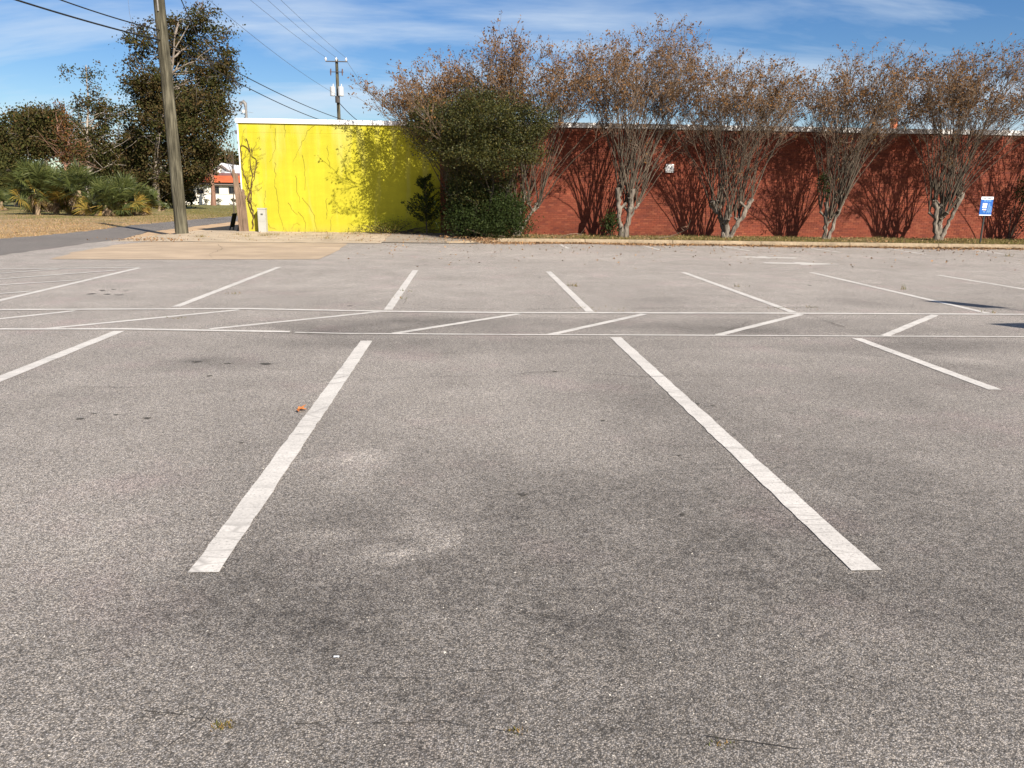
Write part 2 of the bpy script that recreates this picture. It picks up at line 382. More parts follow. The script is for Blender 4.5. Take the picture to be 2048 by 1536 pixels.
OIL = mat('oil_drip', (0.065, 0.058, 0.05), 0.8, 0.2, noise=[(40, 0.4, 4), (200, 0.3, 2)])
ro_ = np.random.default_rng(19)
SPOTS = [(160, 838, 8), (188, 828, 6), (231, 830, 7), (295, 837, 8), (1047, 990, 10), (182, 588, 8), (208, 581, 8), (214, 589, 9), (236, 590, 8), (226, 579, 6), (253, 582, 5), (1110, 743, 5), (483, 886, 6), (1365, 1030, 7), (420, 752, 7), (1208, 842, 6), (1395, 808, 6), (1425, 811, 5), (700, 612, 6), (1080, 556, 5), (1225, 570, 6), (1620, 571, 6), (1595, 589, 4), (1530, 537, 3), (1630, 537, 4), (530, 728, 12), (392, 724, 9), (1358, 912, 6), (850, 530, 5), (920, 570, 5), (1700, 545, 4), (1040, 512, 4), (640, 548, 4), (455, 727, 8)]
for px_, py_, r_ in SPOTS:
    c_ = G(px_, py_); rr_ = r_ * 0.9 * np.hypot(c_[1], CAMH) / FPX; nn = 14; an_ = np.linspace(0, 2 * math.pi, nn, endpoint=False); rad = rr_ * (0.75 + 0.35 * np.convolve(np.tile(ro_.normal(0, 1, nn), 3), np.ones(3) / 3, 'same')[nn:2 * nn])
    P_ = [(c_[0] + 1.25 * rad[k] * math.cos(an_[k]), c_[1] + 1.1 * rad[k] * math.sin(an_[k]), 0.0026) for k in range(nn)]
    MB().poly([(c_[0], c_[1], 0.0026)] + P_ + [P_[0]]).build('oil_drip', OIL, lot)
# painted markings, each a sheet of its own on the lot
PAINT = paint_mat()
def strip_mesh(p0, p1, w0, z, seg=0.09, wob=0.0025, seed=0, w1=None):
    rng = np.random.default_rng(seed); p0 = np.array(p0[:2]); p1 = np.array(p1[:2]); L = np.linalg.norm(p1 - p0); d = (p1 - p0) / L
    nrm = np.array([-d[1], d[0]]); n = max(2, int(L / seg) + 1); s = np.linspace(0, L, n)
    ww = np.linspace(w0, w0 if w1 is None else w1, n) / 2
    a = p0 + s[:, None] * d + nrm * (ww + rng.normal(0, wob, n))[:, None]; b_ = p0 + s[:, None] * d - nrm * (ww + rng.normal(0, wob, n))[:, None]
    v = np.vstack([np.c_[a, np.full(n, z)], np.c_[b_, np.full(n, z)]])
    f = [(i + n, i + n + 1, i + 1, i) for i in range(n - 1)]
    return v, f
def line(a, b_, w0, z=0.004, seed=None, name='painted_line', m_=None, ext=(0, 0)):
    A, B = G(*a), G(*b_)
    v, f = strip_mesh(A, B, w0, z, seed=seed if seed is not None else int(abs(a[0] * 7 + a[1])) % 9999)
    return MB().add(v, f).build(name, m_ or PAINT, lot)
def line_pts(pts, w0, z=0.004):
    """one painted stripe through several pixels"""
    P = np.array([G(*p)[:2] for p in pts]); rng = np.random.default_rng(int(P[0, 0] * 100) % 977)
    fine = []
    for i in range(len(P) - 1):
        n = max(2, int(np.linalg.norm(P[i + 1] - P[i]) / 0.35)); fine += [P[i] + (P[i + 1] - P[i]) * k / n for k in range(n)]
    P = np.array(fine + [P[-1]]); d = np.gradient(P, axis=0); d /= np.linalg.norm(d, axis=1)[:, None]; nr = np.c_[-d[:, 1], d[:, 0]]
    n = len(P); a = P + nr * (w0 / 2 + rng.normal(0, 0.003, n))[:, None]; b_ = P - nr * (w0 / 2 + rng.normal(0, 0.003, n))[:, None]
    v = np.vstack([np.c_[a, np.full(n, z)], np.c_[b_, np.full(n, z)]])
    return MB().add(v, [(i + n, i + n + 1, i + 1, i) for i in range(n - 1)]).build('painted_line', PAINT, lot)
# near stalls
line((407, 1146), (733, 682), 0.125); line((1733, 1142), (1231, 675), 0.125)
line((-160, 823), (238, 662.5), 0.125); line((1713, 677), (1990, 780), 0.115)
# double line
line_pts([(-700, 625), (-300, 622), (0, 620), (490, 618), (780, 623.5), (1024, 626), (1524, 627), (2048, 629.5), (2500, 631), (3200, 634)], 0.105, 0.0065)
line_pts([(-700, 662), (-300, 660.5), (0, 658.8), (250, 658.6), (580, 664.3)], 0.10, 0.0065)
line_pts([(590, 665.5), (690, 667.8), (1024, 670), (1399, 671.5), (2048, 674.5), (2500, 677), (3200, 680)], 0.058, 0.0065)
# hatching between them
for i, (a, b_) in enumerate([((-420, 655), (-140, 623)), ((-215, 661), (150, 622)), ((95, 657.5), (478, 620)), ((420, 658.5), (757, 624)), ((788, 667.5), (1038, 628)), ((1102, 669.5), (1288, 628.5)), ((1436, 670.5), (1602, 629)), ((1769, 672), (1870, 630.5)), ((2105, 674), (2160, 632))]):
    line(a, b_, 0.10, 0.004)
# far stalls
for a, b_ in [((352, 614), (557, 534.5)), ((776, 620), (831, 540.5)), ((1180, 624), (1097, 543.5)), ((1587, 625), (1367, 545)), ((1976, 627), (1622, 545)), ((2352, 628), (1877, 550.5)), ((2700, 620), (2130, 553))]:
    line(a, b_, 0.115, 0.004)
# hatched box at the left
line((-260, 662), (278, 536), 0.11); line_pts([(-400, 541), (0, 538.5), (278, 535.5)], 0.095, 0.0065)
for a, b_ in [((-180, 560), (118, 538.5)), ((-100, 566), (232, 541)), ((-60, 574), (160, 560.5)), ((-40, 591), (62, 583))]:
    line(a, b_, 0.09, 0.0065)
# stalls along the kerb, worn
for a, b_ in [((1121, 489.5), (1137, 497)), ((1284, 490.5), (1324, 501)), ((1444, 493), (1501, 502)), ((1608, 495), (1682, 505)), ((1775, 497), (1852, 509)), ((1945, 499), (2030, 512))]:
    line(a, b_, 0.10, 0.004)
def arrow(P, name='painted_arrow'):
    MB().poly([(x, y, 0.004) for x, y in P]).build(name, PAINT, lot)
def arrow_shape(tail, tip, w0, wh, hl):
    t_, p_ = np.array(tail), np.array(tip); d = (p_ - t_) / np.linalg.norm(p_ - t_); n = np.array([-d[1], d[0]]); h = p_ - d * hl
    a = MB()
    a.add([(*(t_ + n * w0), 0.004), (*(t_ - n * w0), 0.004), (*(h - n * w0), 0.004), (*(h + n * w0), 0.004)], [(0, 1, 2, 3)])
    a.add([(*(h + n * wh), 0.0045), (*(h - n * wh), 0.0045), (*p_, 0.0045)], [(0, 1, 2)])
    a.build('painted_arrow', PAINT, lot)
arrow_shape((7.42, 19.40), (9.25, 19.12), 0.16, 0.46, 1.05)
arrow_shape((8.95, 21.15), (7.35, 21.45), 0.14, 0.42, 0.9)

# cracks: thin dark meandering strips
CR = mat('crack_dark', (0.055, 0.048, 0.04), 0.95, 0.1, noise=(30, 0.3, 3))
def crack(pts, w0=0.012, seed=1, z=0.0062, gap=0.3):
    P = np.array([G(*p)[:2] for p in pts]); rng = np.random.default_rng(seed); fine = []
    for i in range(len(P) - 1):
        n = max(3, int(np.linalg.norm(P[i + 1] - P[i]) / 0.05)); fine += [P[i] + (P[i + 1] - P[i]) * k / n for k in range(n)]
    P = np.array(fine + [P[-1]]); n = len(P)
    jit = np.cumsum(rng.normal(0, 0.009, (n, 2)), 0); jit -= np.linspace(0, 1, n)[:, None] * jit[-1]; P = P + jit + rng.normal(0, 0.004, (n, 2))
    d = np.gradient(P, axis=0); d /= np.linalg.norm(d, axis=1)[:, None] + 1e-9; nr = np.c_[-d[:, 1], d[:, 0]]
    env = np.clip(np.convolve(rng.uniform(-gap, 1.2, n + 8), np.ones(9) / 9, 'valid')[:n], 0.04, 1.3); ok_ = env > 0.30
    ww = w0 * env * 0.36; a = P + nr * ww[:, None]; b_ = P - nr * ww[:, None]
    v = np.vstack([np.c_[a, np.full(n, z)], np.c_[b_, np.full(n, z)]])
    MB().add(v, [(i + n, i + n + 1, i + 1, i) for i in range(n - 1) if ok_[i]]).build('crack', CR, lot)
crack([(0, 772), (250, 776), (400, 770), (620, 769), (700, 762), (860, 752), (1000, 748), (1080, 742), (1200, 748), (1290, 756), (1400, 752), (1560, 752), (1700, 756)], 0.016, 3, 0.0085)
crack([(520, 737), (700, 752), (640, 765)], 0.010, 4)
crack([(300, 1420), (360, 1432), (410, 1448), (450, 1458), (560, 1462), (780, 1452), (940, 1456), (1030, 1466), (1240, 1478), (1420, 1488), (1600, 1500)], 0.009, 5)
crack([(250, 1450), (420, 1420), (330, 1500)], 0.006, 6)
crack([(925, 586), (1000, 592), (1060, 600), (1110, 603)], 0.014, 7); crack([(770, 612), (900, 619), (1060, 620), (1180, 616), (1400, 618), (1560, 617), (1640, 615)], 0.03, 8, 0.0098)
crack([(1608, 629), (1640, 636), (1665, 648), (1690, 656)], 0.022, 9, 0.0098); crack([(300, 668), (200, 670), (120, 672)], 0.02, 10)
crack([(660, 608), (820, 585), (812, 600), (800, 612)], 0.012, 11); crack([(0, 900), (150, 905), (330, 898), (520, 905)], 0.005, 12); crack([(1500, 640), (1460, 655), (1440, 668)], 0.014, 13)
crack([(690, 1345), (830, 1352), (1000, 1340), (1200, 1338), (1300, 1342)], 0.006, 14); crack([(1300, 890), (1500, 902), (1680, 898)], 0.006, 15)
crack([(430, 520), (425, 510), (440, 500), (436, 488)], 0.025, 17, 0.011)

# road on the left
ROADM = asphalt('road_asphalt', 0.235, False, (1.0, 0.91, 0.83))
ledge = [(-30, -14.6), (5, -14.9), (20, -15.2), (33, -15.5), (42, -16.6), (60, -17.1), (90, -17.3), (140, -18)]
redge = [(-30, -11.45), (20, -11.42), (28, -11.8), (33, -13.0), (44, -13.4), (60, -13.6), (90, -13.8), (140, -14.4)]
v = []; f = []
yy = np.concatenate([np.linspace(-30, 15, 10), np.linspace(16, 60, 89), np.linspace(62, 140, 20)]); rng = np.random.default_rng(3)
for y in yy:
    v.append((np.interp(y, *zip(*ledge)) + rng.normal(0, 0.10), y, 0.002)); v.append((np.interp(y, *zip(*redge)) + rng.normal(0, 0.05), y, 0.002))
f = [(2 * i, 2 * i + 1, 2 * i + 3, 2 * i + 2) for i in range(len(yy) - 1)]
MB().add(v, f).build('road', ROADM, kind='structure')
# sandy gutter strip between road and lot
# concrete apron, sandy pavement rising to the buildings
CONC = mat('concrete_tan', (0.375, 0.285, 0.20), 0.9, 0.2, noise=[(1.2, 0.14, 5), (0.35, 0.10, 3), ((0.5, 4, 1), 0.10, 4), (45, 0.10, 3)], bump=(60, 0.3, 0.004))
SAND = mat('sandy_concrete', (0.37, 0.295, 0.215), 0.95, 0.15, noise=[(1.6, 0.16, 5), (30, 0.14, 4), (0.5, 0.08, 2)], bump=(30, 0.5, 0.01))
AP = [(-9.7, 18.8), (-6.8, 19.0), (-3.65, 19.4), (-3.7, 22.7), (-3.95, 26.1), (-7, 26.15), (-10.3, 26.1), (-10.6, 24.5), (-10.3, 21.5), (-9.9, 19.8)]
ra_ = np.random.default_rng(77); AQ = []
for i in range(len(AP)):
    a, b_ = np.array(AP[i]), np.array(AP[(i + 1) % len(AP)]); nn = max(2, int(np.linalg.norm(b_ - a) / 0.12)); amp = 0.16 if i in (7, 8, 9, 6) else 0.035; dn_ = (b_ - a) / np.linalg.norm(b_ - a); dn_ = np.array([dn_[1], -dn_[0]])
    w1 = np.convolve(ra_.normal(0, 1, nn + 6), np.ones(5) / 5, 'same')[3:-3]
    AQ += [a + (b_ - a) * k / nn + dn_ * amp * w1[k] * math.sin(math.pi * k / nn) for k in range(nn)]
AQ = [np.array([-7.2, 22.6])] + AQ + [AQ[0]]
MB().poly([(x, y, 0.006) for x, y in AQ]).build('concrete_apron', CONC, kind='structure')
g = MB(); xs = np.linspace(-11.6, -2.9, 45); ys = np.linspace(26.16, 31.0, 25); rng = np.random.default_rng(4)
X, Y = np.meshgrid(xs, ys); Z = np.vectorize(slope_z)(Y) * np.clip((X + 11.6) / 1.3, 0.05, 1) + rng.normal(0, 0.006, X.shape) * (Y > 27); Y = Y + np.where(Y < 26.2, np.sin(X * 3) * 0.03 + rng.normal(0, 0.05, X.shape), 0)
idx = np.arange(X.size).reshape(X.shape); QF = np.stack([idx[:-1, :-1], idx[:-1, 1:], idx[1:, 1:], idx[1:, :-1]], -1).reshape(-1, 4)
g.add(np.stack([X, Y, Z], -1).reshape(-1, 3), QF).build('pavement', SAND, kind='structure')
# old driveway slab between pavement and kerb
g = MB(); xs = np.linspace(-2.9, 0.35, 18); ys = np.linspace(26.6, 31.0, 20)
X, Y = np.meshgrid(xs, ys); Z = np.vectorize(slope_z)(Y) + 0.004
idx = np.arange(X.size).reshape(X.shape); QF = np.stack([idx[:-1, :-1], idx[:-1, 1:], idx[1:, 1:], idx[1:, :-1]], -1).reshape(-1, 4)
g.add(np.stack([X, Y, Z], -1).reshape(-1, 3), QF).build('driveway', mat('driveway_grey', (0.27, 0.225, 0.18), 0.9, 0.2, noise=[(1.5, 0.15, 4), (35, 0.15, 3)], bump=(40, 0.4, 0.008)), kind='structure')
# side ground left of pavement beyond the lot (sandy shoulder along the road, to the far end)
v = []; yy = np.linspace(27.5, 75, 60)
for y in yy:
    v.append((np.interp(y, *zip(*redge)) - 0.02 + rng.normal(0, 0.06), y, 0.0)); v.append((-8.9, y, 0.02 if y < 31 else 0.0))
MB().add(v, [(2 * i, 2 * i + 1, 2 * i + 3, 2 * i + 2) for i in range(len(yy) - 1)]).build('shoulder', mat('shoulder_sand', (0.42, 0.29, 0.18), 0.95, 0.1, noise=[(0.9, 0.22, 5), (20, 0.15, 3)], bump=(18, 0.4, 0.02)), kind='structure')

# kerb (separate cast lengths) and planting strip behind it
def kerb_y(x): return float(np.interp(x, [0.2, 4.2, 8.7, 14.8, 19.1, 45], [27.25, 27.22, 26.92, 26.42, 26.18, 25.0]))
KERBM = mat('kerb_concrete', (0.27, 0.205, 0.135), 0.9, 0.2, noise=[(1.1, 0.22, 4), (9, 0.2, 4), (40, 0.14, 3)], bump=(50, 0.4, 0.006))
kerb = bpy.data.objects.new('kerb', None); C.objects.link(kerb); kerb['kind'] = 'structure'; kerb.location = (1.0, 27.2, 0)
x = 1.0
while x < 44:
    x2 = x + 3.03; y0, y1 = kerb_y(x), kerb_y(x2 - 0.02)
    g = MB(); pr = [(0, -0.05), (0.02, 0.09), (0.035, 0.135), (0.06, 0.155), (0.15, 0.158), (0.15, -0.05)]
    n = len(pr)
    v = [(x, y0 + a, z) for a, z in pr] + [(x2 - 0.02, y1 + a, z) for a, z in pr]
    g.add(v, [(i, i + n, i + n + 1, i + 1) for i in range(n - 1)])
    g.poly([(x, y0 + a, z) for a, z in pr]); g.poly([(x2 - 0.02, y1 + a, z) for a, z in pr][::-1])
    g.build('kerb_segment', KERBM, kerb); x = x2
# return of the kerb at its left end (rounded nose), running in to the driveway
g = MB(); arc = [(0.98, 27.25), (0.55, 27.0), (0.1, 26.75), (-0.35, 26.62), (-0.75, 26.66), (-0.85, 26.85)]
for i in range(len(arc) - 1):
    (xa, ya), (xb, yb) = arc[i], arc[i + 1]
    z = 0.10 - 0.01 * i
    g.add([(xa, ya, -0.02), (xb, yb, -0.02), (xb + 0.01, yb + 0.05, z - 0.01), (xa + 0.01, ya + 0.05, z), (xa + 0.02, ya + 0.2, z), (xb + 0.02, yb + 0.2, z - 0.01)], [(0, 1, 2, 3), (3, 2, 5, 4)])
g.build('kerb_segment', KERBM, kerb)
g = MB(); xs = np.concatenate([np.linspace(0.35, 24, 110), [30, 45]]); ts = np.linspace(0, 1, 14); rng = np.random.default_rng(5)
V = []
for t_ in ts:
    for x in xs:
        y = kerb_y(x) + 0.14 + t_ * (WALL_Y + 0.1 - kerb_y(x) - 0.14)
        V.append((x, y, 0.145 + (rng.normal(0, 0.012) if 0.05 < t_ < 0.95 else 0)))
idx = np.arange(len(V)).reshape(len(ts), len(xs)); QF = np.stack([idx[:-1, :-1], idx[:-1, 1:], idx[1:, 1:], idx[1:, :-1]], -1).reshape(-1, 4)
STRIPM = mat('strip_soil', (0.15, 0.115, 0.055), 0.95, 0.1, noise=[(2.2, 0.35, 5), (25, 0.3, 4)], bump=(20, 0.8, 0.03))
g.add(V, QF).build('planting_strip', STRIPM, kind='structure', smooth=True)

# ------------------------------------------------------------------ yellow building
YZ = 4.22
xl = WY(476, 300, WALL_Y)[0]; xr = WY(880, 350, WALL_Y)[0]
XL, XR = float(xl) + 0.06, float(xr)
def yellow_mat():
    mt = mat('yellow_paint', (0.40, 0.358, 0.021), 0.8, 0.2, noise=[((6, 1, 0.35), 0.06, 4), (0.7, 0.08, 4), (40, 0.07, 3), ((1.2, 1, 5), 0.05, 4)], bump=((3, 3, 12), 0.12, 0.006))
    t = mt.node_tree; b = t.nodes['Principled BSDF']; co = t.nodes.new('ShaderNodeTexCoord'); old = b.inputs['Base Color'].links[0].from_socket
    # chalky efflorescence running down from the coping
    mpn = t.nodes.new('ShaderNodeMapping'); mpn.inputs['Scale'].default_value = (2.2, 1, 0.35); t.links.new(co.outputs['Object'], mpn.inputs[0])
    nz = t.nodes.new('ShaderNodeTexNoise'); nz.inputs['Scale'].default_value = 1.2; nz.inputs['Detail'].default_value = 5; t.links.new(mpn.outputs[0], nz.inputs['Vector'])
    sp = t.nodes.new('ShaderNodeSeparateXYZ'); t.links.new(co.outputs['Object'], sp.inputs[0])
    a = t.nodes.new('ShaderNodeMapRange'); t.links.new(sp.outputs[2], a.inputs[0])
    for i, v_ in enumerate((2.0, 4.0, 0.0, 0.20)): a.inputs[i + 1].default_value = v_
    s_ = t.nodes.new('ShaderNodeMath'); s_.operation = 'ADD'; t.links.new(nz.outputs[0], s_.inputs[0]); t.links.new(a.outputs[0], s_.inputs[1])
    r = t.nodes.new('ShaderNodeMapRange'); t.links.new(s_.outputs[0], r.inputs[0])
    for i, v_ in enumerate((0.60, 0.9, 0.0, 0.6)): r.inputs[i + 1].default_value = v_
    mx_ = t.nodes.new('ShaderNodeMixRGB'); mx_.inputs[2].default_value = (0.47, 0.43, 0.15, 1); t.links.new(r.outputs[0], mx_.inputs[0]); t.links.new(old, mx_.inputs[1])
    # splash dirt at the foot, with an uneven edge
    d = t.nodes.new('ShaderNodeMapRange'); t.links.new(sp.outputs[2], d.inputs[0])
    for i, v_ in enumerate((0.15, 0.6, 0.4, -0.1)): d.inputs[i + 1].default_value = v_
    n2 = t.nodes.new('ShaderNodeTexNoise'); n2.inputs['Scale'].default_value = 5; n2.inputs['Detail'].default_value = 5; t.links.new(co.outputs['Object'], n2.inputs['Vector'])
    dd = t.nodes.new('ShaderNodeMath'); dd.operation = 'MULTIPLY'; dd.use_clamp = True; t.links.new(d.outputs[0], dd.inputs[0]); t.links.new(n2.outputs[0], dd.inputs[1])
    m3 = t.nodes.new('ShaderNodeMixRGB'); m3.inputs[2].default_value = (0.36, 0.27, 0.10, 1); t.links.new(dd.outputs[0], m3.inputs[0]); t.links.new(mx_.outputs[0], m3.inputs[1])
    t.links.new(m3.outputs[0], b.inputs['Base Color']); return mt
YM = yellow_mat(); WHITE = mat('white_trim', (0.78, 0.76, 0.74), 0.6, 0.3, noise=[(3, 0.06, 4), ((8, 8, 1), 0.05, 3)])
yb = thing('yellow_building', 'low flat-roofed building with bright yellow painted wall and white coping', 'building', (XL, WALL_Y, 0.0))
g = MB().box((XL, WALL_Y, -0.2), (XR, WALL_Y + 14, YZ - 0.12)); g.build('wall', YM, yb)
MB().box((XL + 0.002, WALL_Y - 0.004, YZ - 0.46), (XR - 0.002, WALL_Y + 0.02, YZ - 0.13)).build('bond_course', YM, yb)
x = XL - 0.08
while x < XR - 0.05:
    x2 = min(x + 2.44, XR - 0.01)
    MB().box((x, WALL_Y - 0.07, YZ - 0.14 + RNG.normal(0, 0.004)), (x2 - 0.008, WALL_Y + 0.35, YZ + 0.02 + RNG.normal(0, 0.003))).build('coping', WHITE, yb); x = x2
MB().box((XL - 0.07, WALL_Y + 0.35, YZ - 0.14), (XL + 0.3, WALL_Y + 14, YZ + 0.02)).build('coping', WHITE, yb)
MB().box((XL - 0.04, WALL_Y - 0.012, 0.1), (XL + 0.004, WALL_Y + 0.10, YZ - 0.142)).build('corner_trim', WHITE, yb)
MB().box((XL - 0.22, WALL_Y + 0.3, 3.72), (XL - 0.02, WALL_Y + 0.6, 3.84)).build('gutter_end', WHITE, yb)
# flat roof inside the coping
MB().box((XL + 0.31, WALL_Y + 0.36, YZ - 0.3), (XR - 0.02, WALL_Y + 13.9, YZ - 0.1)).build('roof', mat('roof_gravel', (0.3, 0.29, 0.27), 0.9, noise=(3, 0.2, 4)), yb)
# service mast with weatherhead
PIPE = mat('galvanised', (0.20, 0.19, 0.18), 0.6, 0.3, metal=0.2, noise=(10, 0.15, 3))
mb_ = WY(493, 238, WALL_Y + 0.6); mt_ = WY(491, 213, WALL_Y + 0.6)
mast = MB().tube([(mb_[0], mb_[1], 3.9), (mb_[0], mb_[1], mt_[2])], 0.045, 8).build('service_mast', PIPE, yb, smooth=True)
hd = WY(487, 207, WALL_Y + 0.6)
MB().tube([(mb_[0], mb_[1], mt_[2] - 0.02), (mb_[0] - 0.01, mb_[1], mt_[2] + 0.10), (mb_[0] - 0.08, mb_[1], mt_[2] + 0.17), (mb_[0] - 0.17, mb_[1], mt_[2] + 0.13), (mb_[0] - 0.2, mb_[1], mt_[2] + 0.05)], [0.05, 0.065, 0.075, 0.07, 0.05], 8, cap=True).build('weatherhead', PIPE, yb, smooth=True)
MB().box((mb_[0] - 0.13, mb_[1] - 0.03, mt_[2] - 0.22), (mb_[0] - 0.03, mb_[1] + 0.03, mt_[2] - 0.12)).build('insulator', mat('porcelain', (0.5, 0.48, 0.45), 0.3, 0.5), yb)

# grey meter pedestal at its foot
p0 = WY(516, 440, WALL_Y - 0.35); p1 = WY(531.5, 440, WALL_Y - 0.35)
ped = thing('utility_pedestal', 'pale grey metal utility box standing at the foot of the yellow wall', 'utility box', ((p0[0] + p1[0]) / 2, WALL_Y - 0.22, 0.16))
PEDM = mat('pedestal_grey', (0.36, 0.35, 0.31), 0.6, 0.3, noise=[(4, 0.08, 3), (30, 0.05, 3)])
MB().box((p0[0], WALL_Y - 0.35, 0.1), (p1[0], WALL_Y - 0.1, 1.0)).build('cabinet', PEDM, ped)
MB().box((p0[0] - 0.012, WALL_Y - 0.365, 1.001), (p1[0] + 0.012, WALL_Y - 0.09, 1.04)).build('lid', PEDM, ped)
MB().box((p0[0] + 0.02, WALL_Y - 0.356, 0.55), (p1[0] - 0.02, WALL_Y - 0.351, 0.97)).build('door', PEDM, ped)
MB().box((p0[0] + 0.11, WALL_Y - 0.362, 0.78), (p0[0] + 0.19, WALL_Y - 0.357, 0.84)).build('badge', mat('badge_dark', (0.09, 0.09, 0.08), 0.6), ped)

# weathered fence end at the corner: single boards
fx = WY(489, 440, WALL_Y)[0]
fence = thing('wooden_fence', 'weathered grey brown board fence end leaning at the corner of the yellow wall', 'fence', (fx, WALL_Y - 0.15, 0.17))
WOOD = mat('weathered_wood', (0.185, 0.125, 0.085), 0.9, 0.15, noise=[((30, 30, 1.5), 0.4, 4), (3, 0.2, 3)], bump=((60, 60, 2), 0.5, 0.01))
for i, (dx_, h_, wd, tp, dy_) in enumerate([(-0.17, 2.32, 0.088, -0.12, 0.0), (-0.085, 2.18, 0.09, -0.11, 0.027), (0.0, 1.66, 0.088, -0.09, 0.0), (0.085, 1.60, 0.09, -0.08, 0.027)]):
    xx = fx + dx_; y0 = WALL_Y - 0.16 + dy_; z0 = 0.12
    v = [(xx, y0, z0), (xx + wd, y0, z0), (xx + wd, y0 + 0.025, z0), (xx, y0 + 0.025, z0), (xx + tp, y0, z0 + h_), (xx + tp + wd, y0, z0 + h_ - 0.03), (xx + tp + wd, y0 + 0.025, z0 + h_ - 0.03), (xx + tp, y0 + 0.025, z0 + h_)]
    MB().add(v, [(0, 3, 2, 1), (4, 5, 6, 7), (0, 1, 5, 4), (1, 2, 6, 5), (2, 3, 7, 6), (3, 0, 4, 7)]).build('board', WOOD, fence)
for zz_ in (0.5, 1.4):
    MB().box((fx - 0.22, WALL_Y - 0.105, zz_), (fx + 0.14, WALL_Y - 0.06, zz_ + 0.09)).build('rail', WOOD, fence)

# black A-frame board beyond the corner
ab = G(474, 461, 0.12); sx = ab[0] + 0.05
af = thing('sandwich_board', 'black folding board sign leaning beside the weathered fence end', 'sign', (sx, ab[1], 0.08))
BLK = mat('black_frame', (0.012, 0.012, 0.013), 0.5, 0.4)
for s_ in (-1, 1):
    g = MB(); yb0 = 0.28 * s_
    def pt(u, h): return (sx - 0.20 + u * 0.0 + h * 0.19 + (0.16 if s_ > 0 else 0.0), ab[1] + yb0 + u, 0.08 + h * 0.72)
    for u in (-0.24, 0.24):
        a, b_ = np.array(pt(u, 0)), np.array(pt(u, 1)); g.tube([a, b_], 0.024, 4)
    for h in (0.0, 0.28, 0.97):
        g.tube([pt(-0.24, h), pt(0.24, h)], 0.022, 4)
    fr = g.build('frame', BLK, af)
    g = MB(); a, b_, c, d = pt(-0.22, 0.3), pt(0.22, 0.3), pt(0.22, 0.95), pt(-0.22, 0.95)
    o_ = np.array([0.012, 0, 0]); V = [np.array(q) - o_ for q in (a, b_, c, d)] + [np.array(q) + o_ for q in (a, b_, c, d)]
    g.add(V, [(0, 3, 2, 1), (4, 5, 6, 7), (0, 1, 5, 4), (1, 2, 6, 5), (2, 3, 7, 6), (3, 0, 4, 7)]).build('panel', BLK, fr)

# dry vines climbing the yellow wall
VINE = mat('dry_vine', (0.11, 0.065, 0.035), 0.9, 0.1, noise=(8, 0.3, 3))
def zpx(x, y): return (440 + x * 0.2246, 180 + y * 0.2246)
def vine_path(pts, rng, jit=0.02, yoff=0.03):
    P = [WY(*zpx(*p), WALL_Y - yoff) for p in pts]; out = []
    for i in range(len(P) - 1):
        n = max(2, int(np.linalg.norm(P[i + 1] - P[i]) / 0.10))
        for k in range(n): out.append(P[i] + (P[i + 1] - P[i]) * k / n + rng.normal(0, jit, 3) * np.array([1, 0.25, 1]))
    out.append(P[-1]); return np.array(out)
rng = np.random.default_rng(21)
vt = thing('dry_vine', 'thick leafless vine climbing the yellow wall beside the fence end', 'vine', (WY(503, 462, WALL_Y - 0.05)[0], WALL_Y - 0.05, 0.16))
g = MB()
for pts, r0, r1 in [([(285, 1225), (300, 1110), (272, 1000), (278, 870), (286, 740), (270, 640), (266, 520), (232, 430)], 0.024, 0.010), ([(272, 1000), (255, 960), (275, 900)], 0.05, 0.03), ([(275, 520), (300, 590), (330, 640), (303, 780), (285, 870)], 0.012, 0.010), ([(266, 540), (205, 490), (180, 500), (190, 610), (205, 720), (245, 830), (268, 900)], 0.014, 0.012), ([(330, 640), (325, 700), (290, 780)], 0.008, 0.006), ([(300, 1110), (275, 1060), (250, 1000)], 0.02, 0.01)]:
    p = vine_path(pts, rng); g.tube(p, np.linspace(r0, r1, len(p)), 5)
g.build('stem', VINE, vt, smooth=True)
g = MB(); LF = []
for k in range(46):
    a = np.array([rng.uniform(170, 335), rng.uniform(400, 1000)]); q = [a]
    for j in range(rng.integers(2, 6)): q.append(q[-1] + rng.normal(0, 26, 2) + np.array([4, -12]))
    p = vine_path([tuple(i) for i in q], rng, 0.012, 0.05); g.tube(p, np.linspace(0.006, 0.003, len(p)), 3)
    if rng.random() < 0.6: LF.append(p[-1])
g.leaves(np.array(LF), 0.05, rng, 0.6)
g.build('twigs', VINE, vt)
g = MB()
vt2 = thing('dry_vine', 'thin wandering dead tendrils over the middle of the yellow wall', 'vine', (WY(600, 462, WALL_Y - 0.03)[0], WALL_Y - 0.03, 0.16))
for pts in [[(455, 285), (450, 340)], [(575, 290), (578, 420)], [(485, 330), (495, 520), (440, 640)], [(490, 640), (490, 860), (520, 1000), (530, 1100), (570, 1240)], [(740, 960), (790, 1040), (830, 1100), (862, 1240)], [(740, 580), (765, 800), (755, 890)], [(850, 300), (780, 370), (720, 490), (650, 640)], [(900, 350), (890, 390)], [(680, 760), (690, 900), (710, 1000)], [(960, 500), (965, 640), (985, 700)], [(690, 1080), (720, 1110), (750, 1150), (760, 1240)], [(950, 960), (945, 1150)], [(400, 900), (395, 1050)], [(640, 1240), (655, 1195), (690, 1182), (715, 1200)], [(1000, 1100), (1040, 1075), (1080, 1110)], [(975, 1250), (985, 1160), (1000, 1120)], [(600, 1000), (640, 1060), (690, 1110)], [(420, 1180), (450, 1220), (500, 1240)]]:
    p = vine_path(pts, rng, 0.018, 0.02); g.tube(p, np.linspace(0.0048, 0.003, len(p)), 3)
g.build('tendrils', mat('dead_tendril', (0.20, 0.13, 0.04), 0.9), vt2)

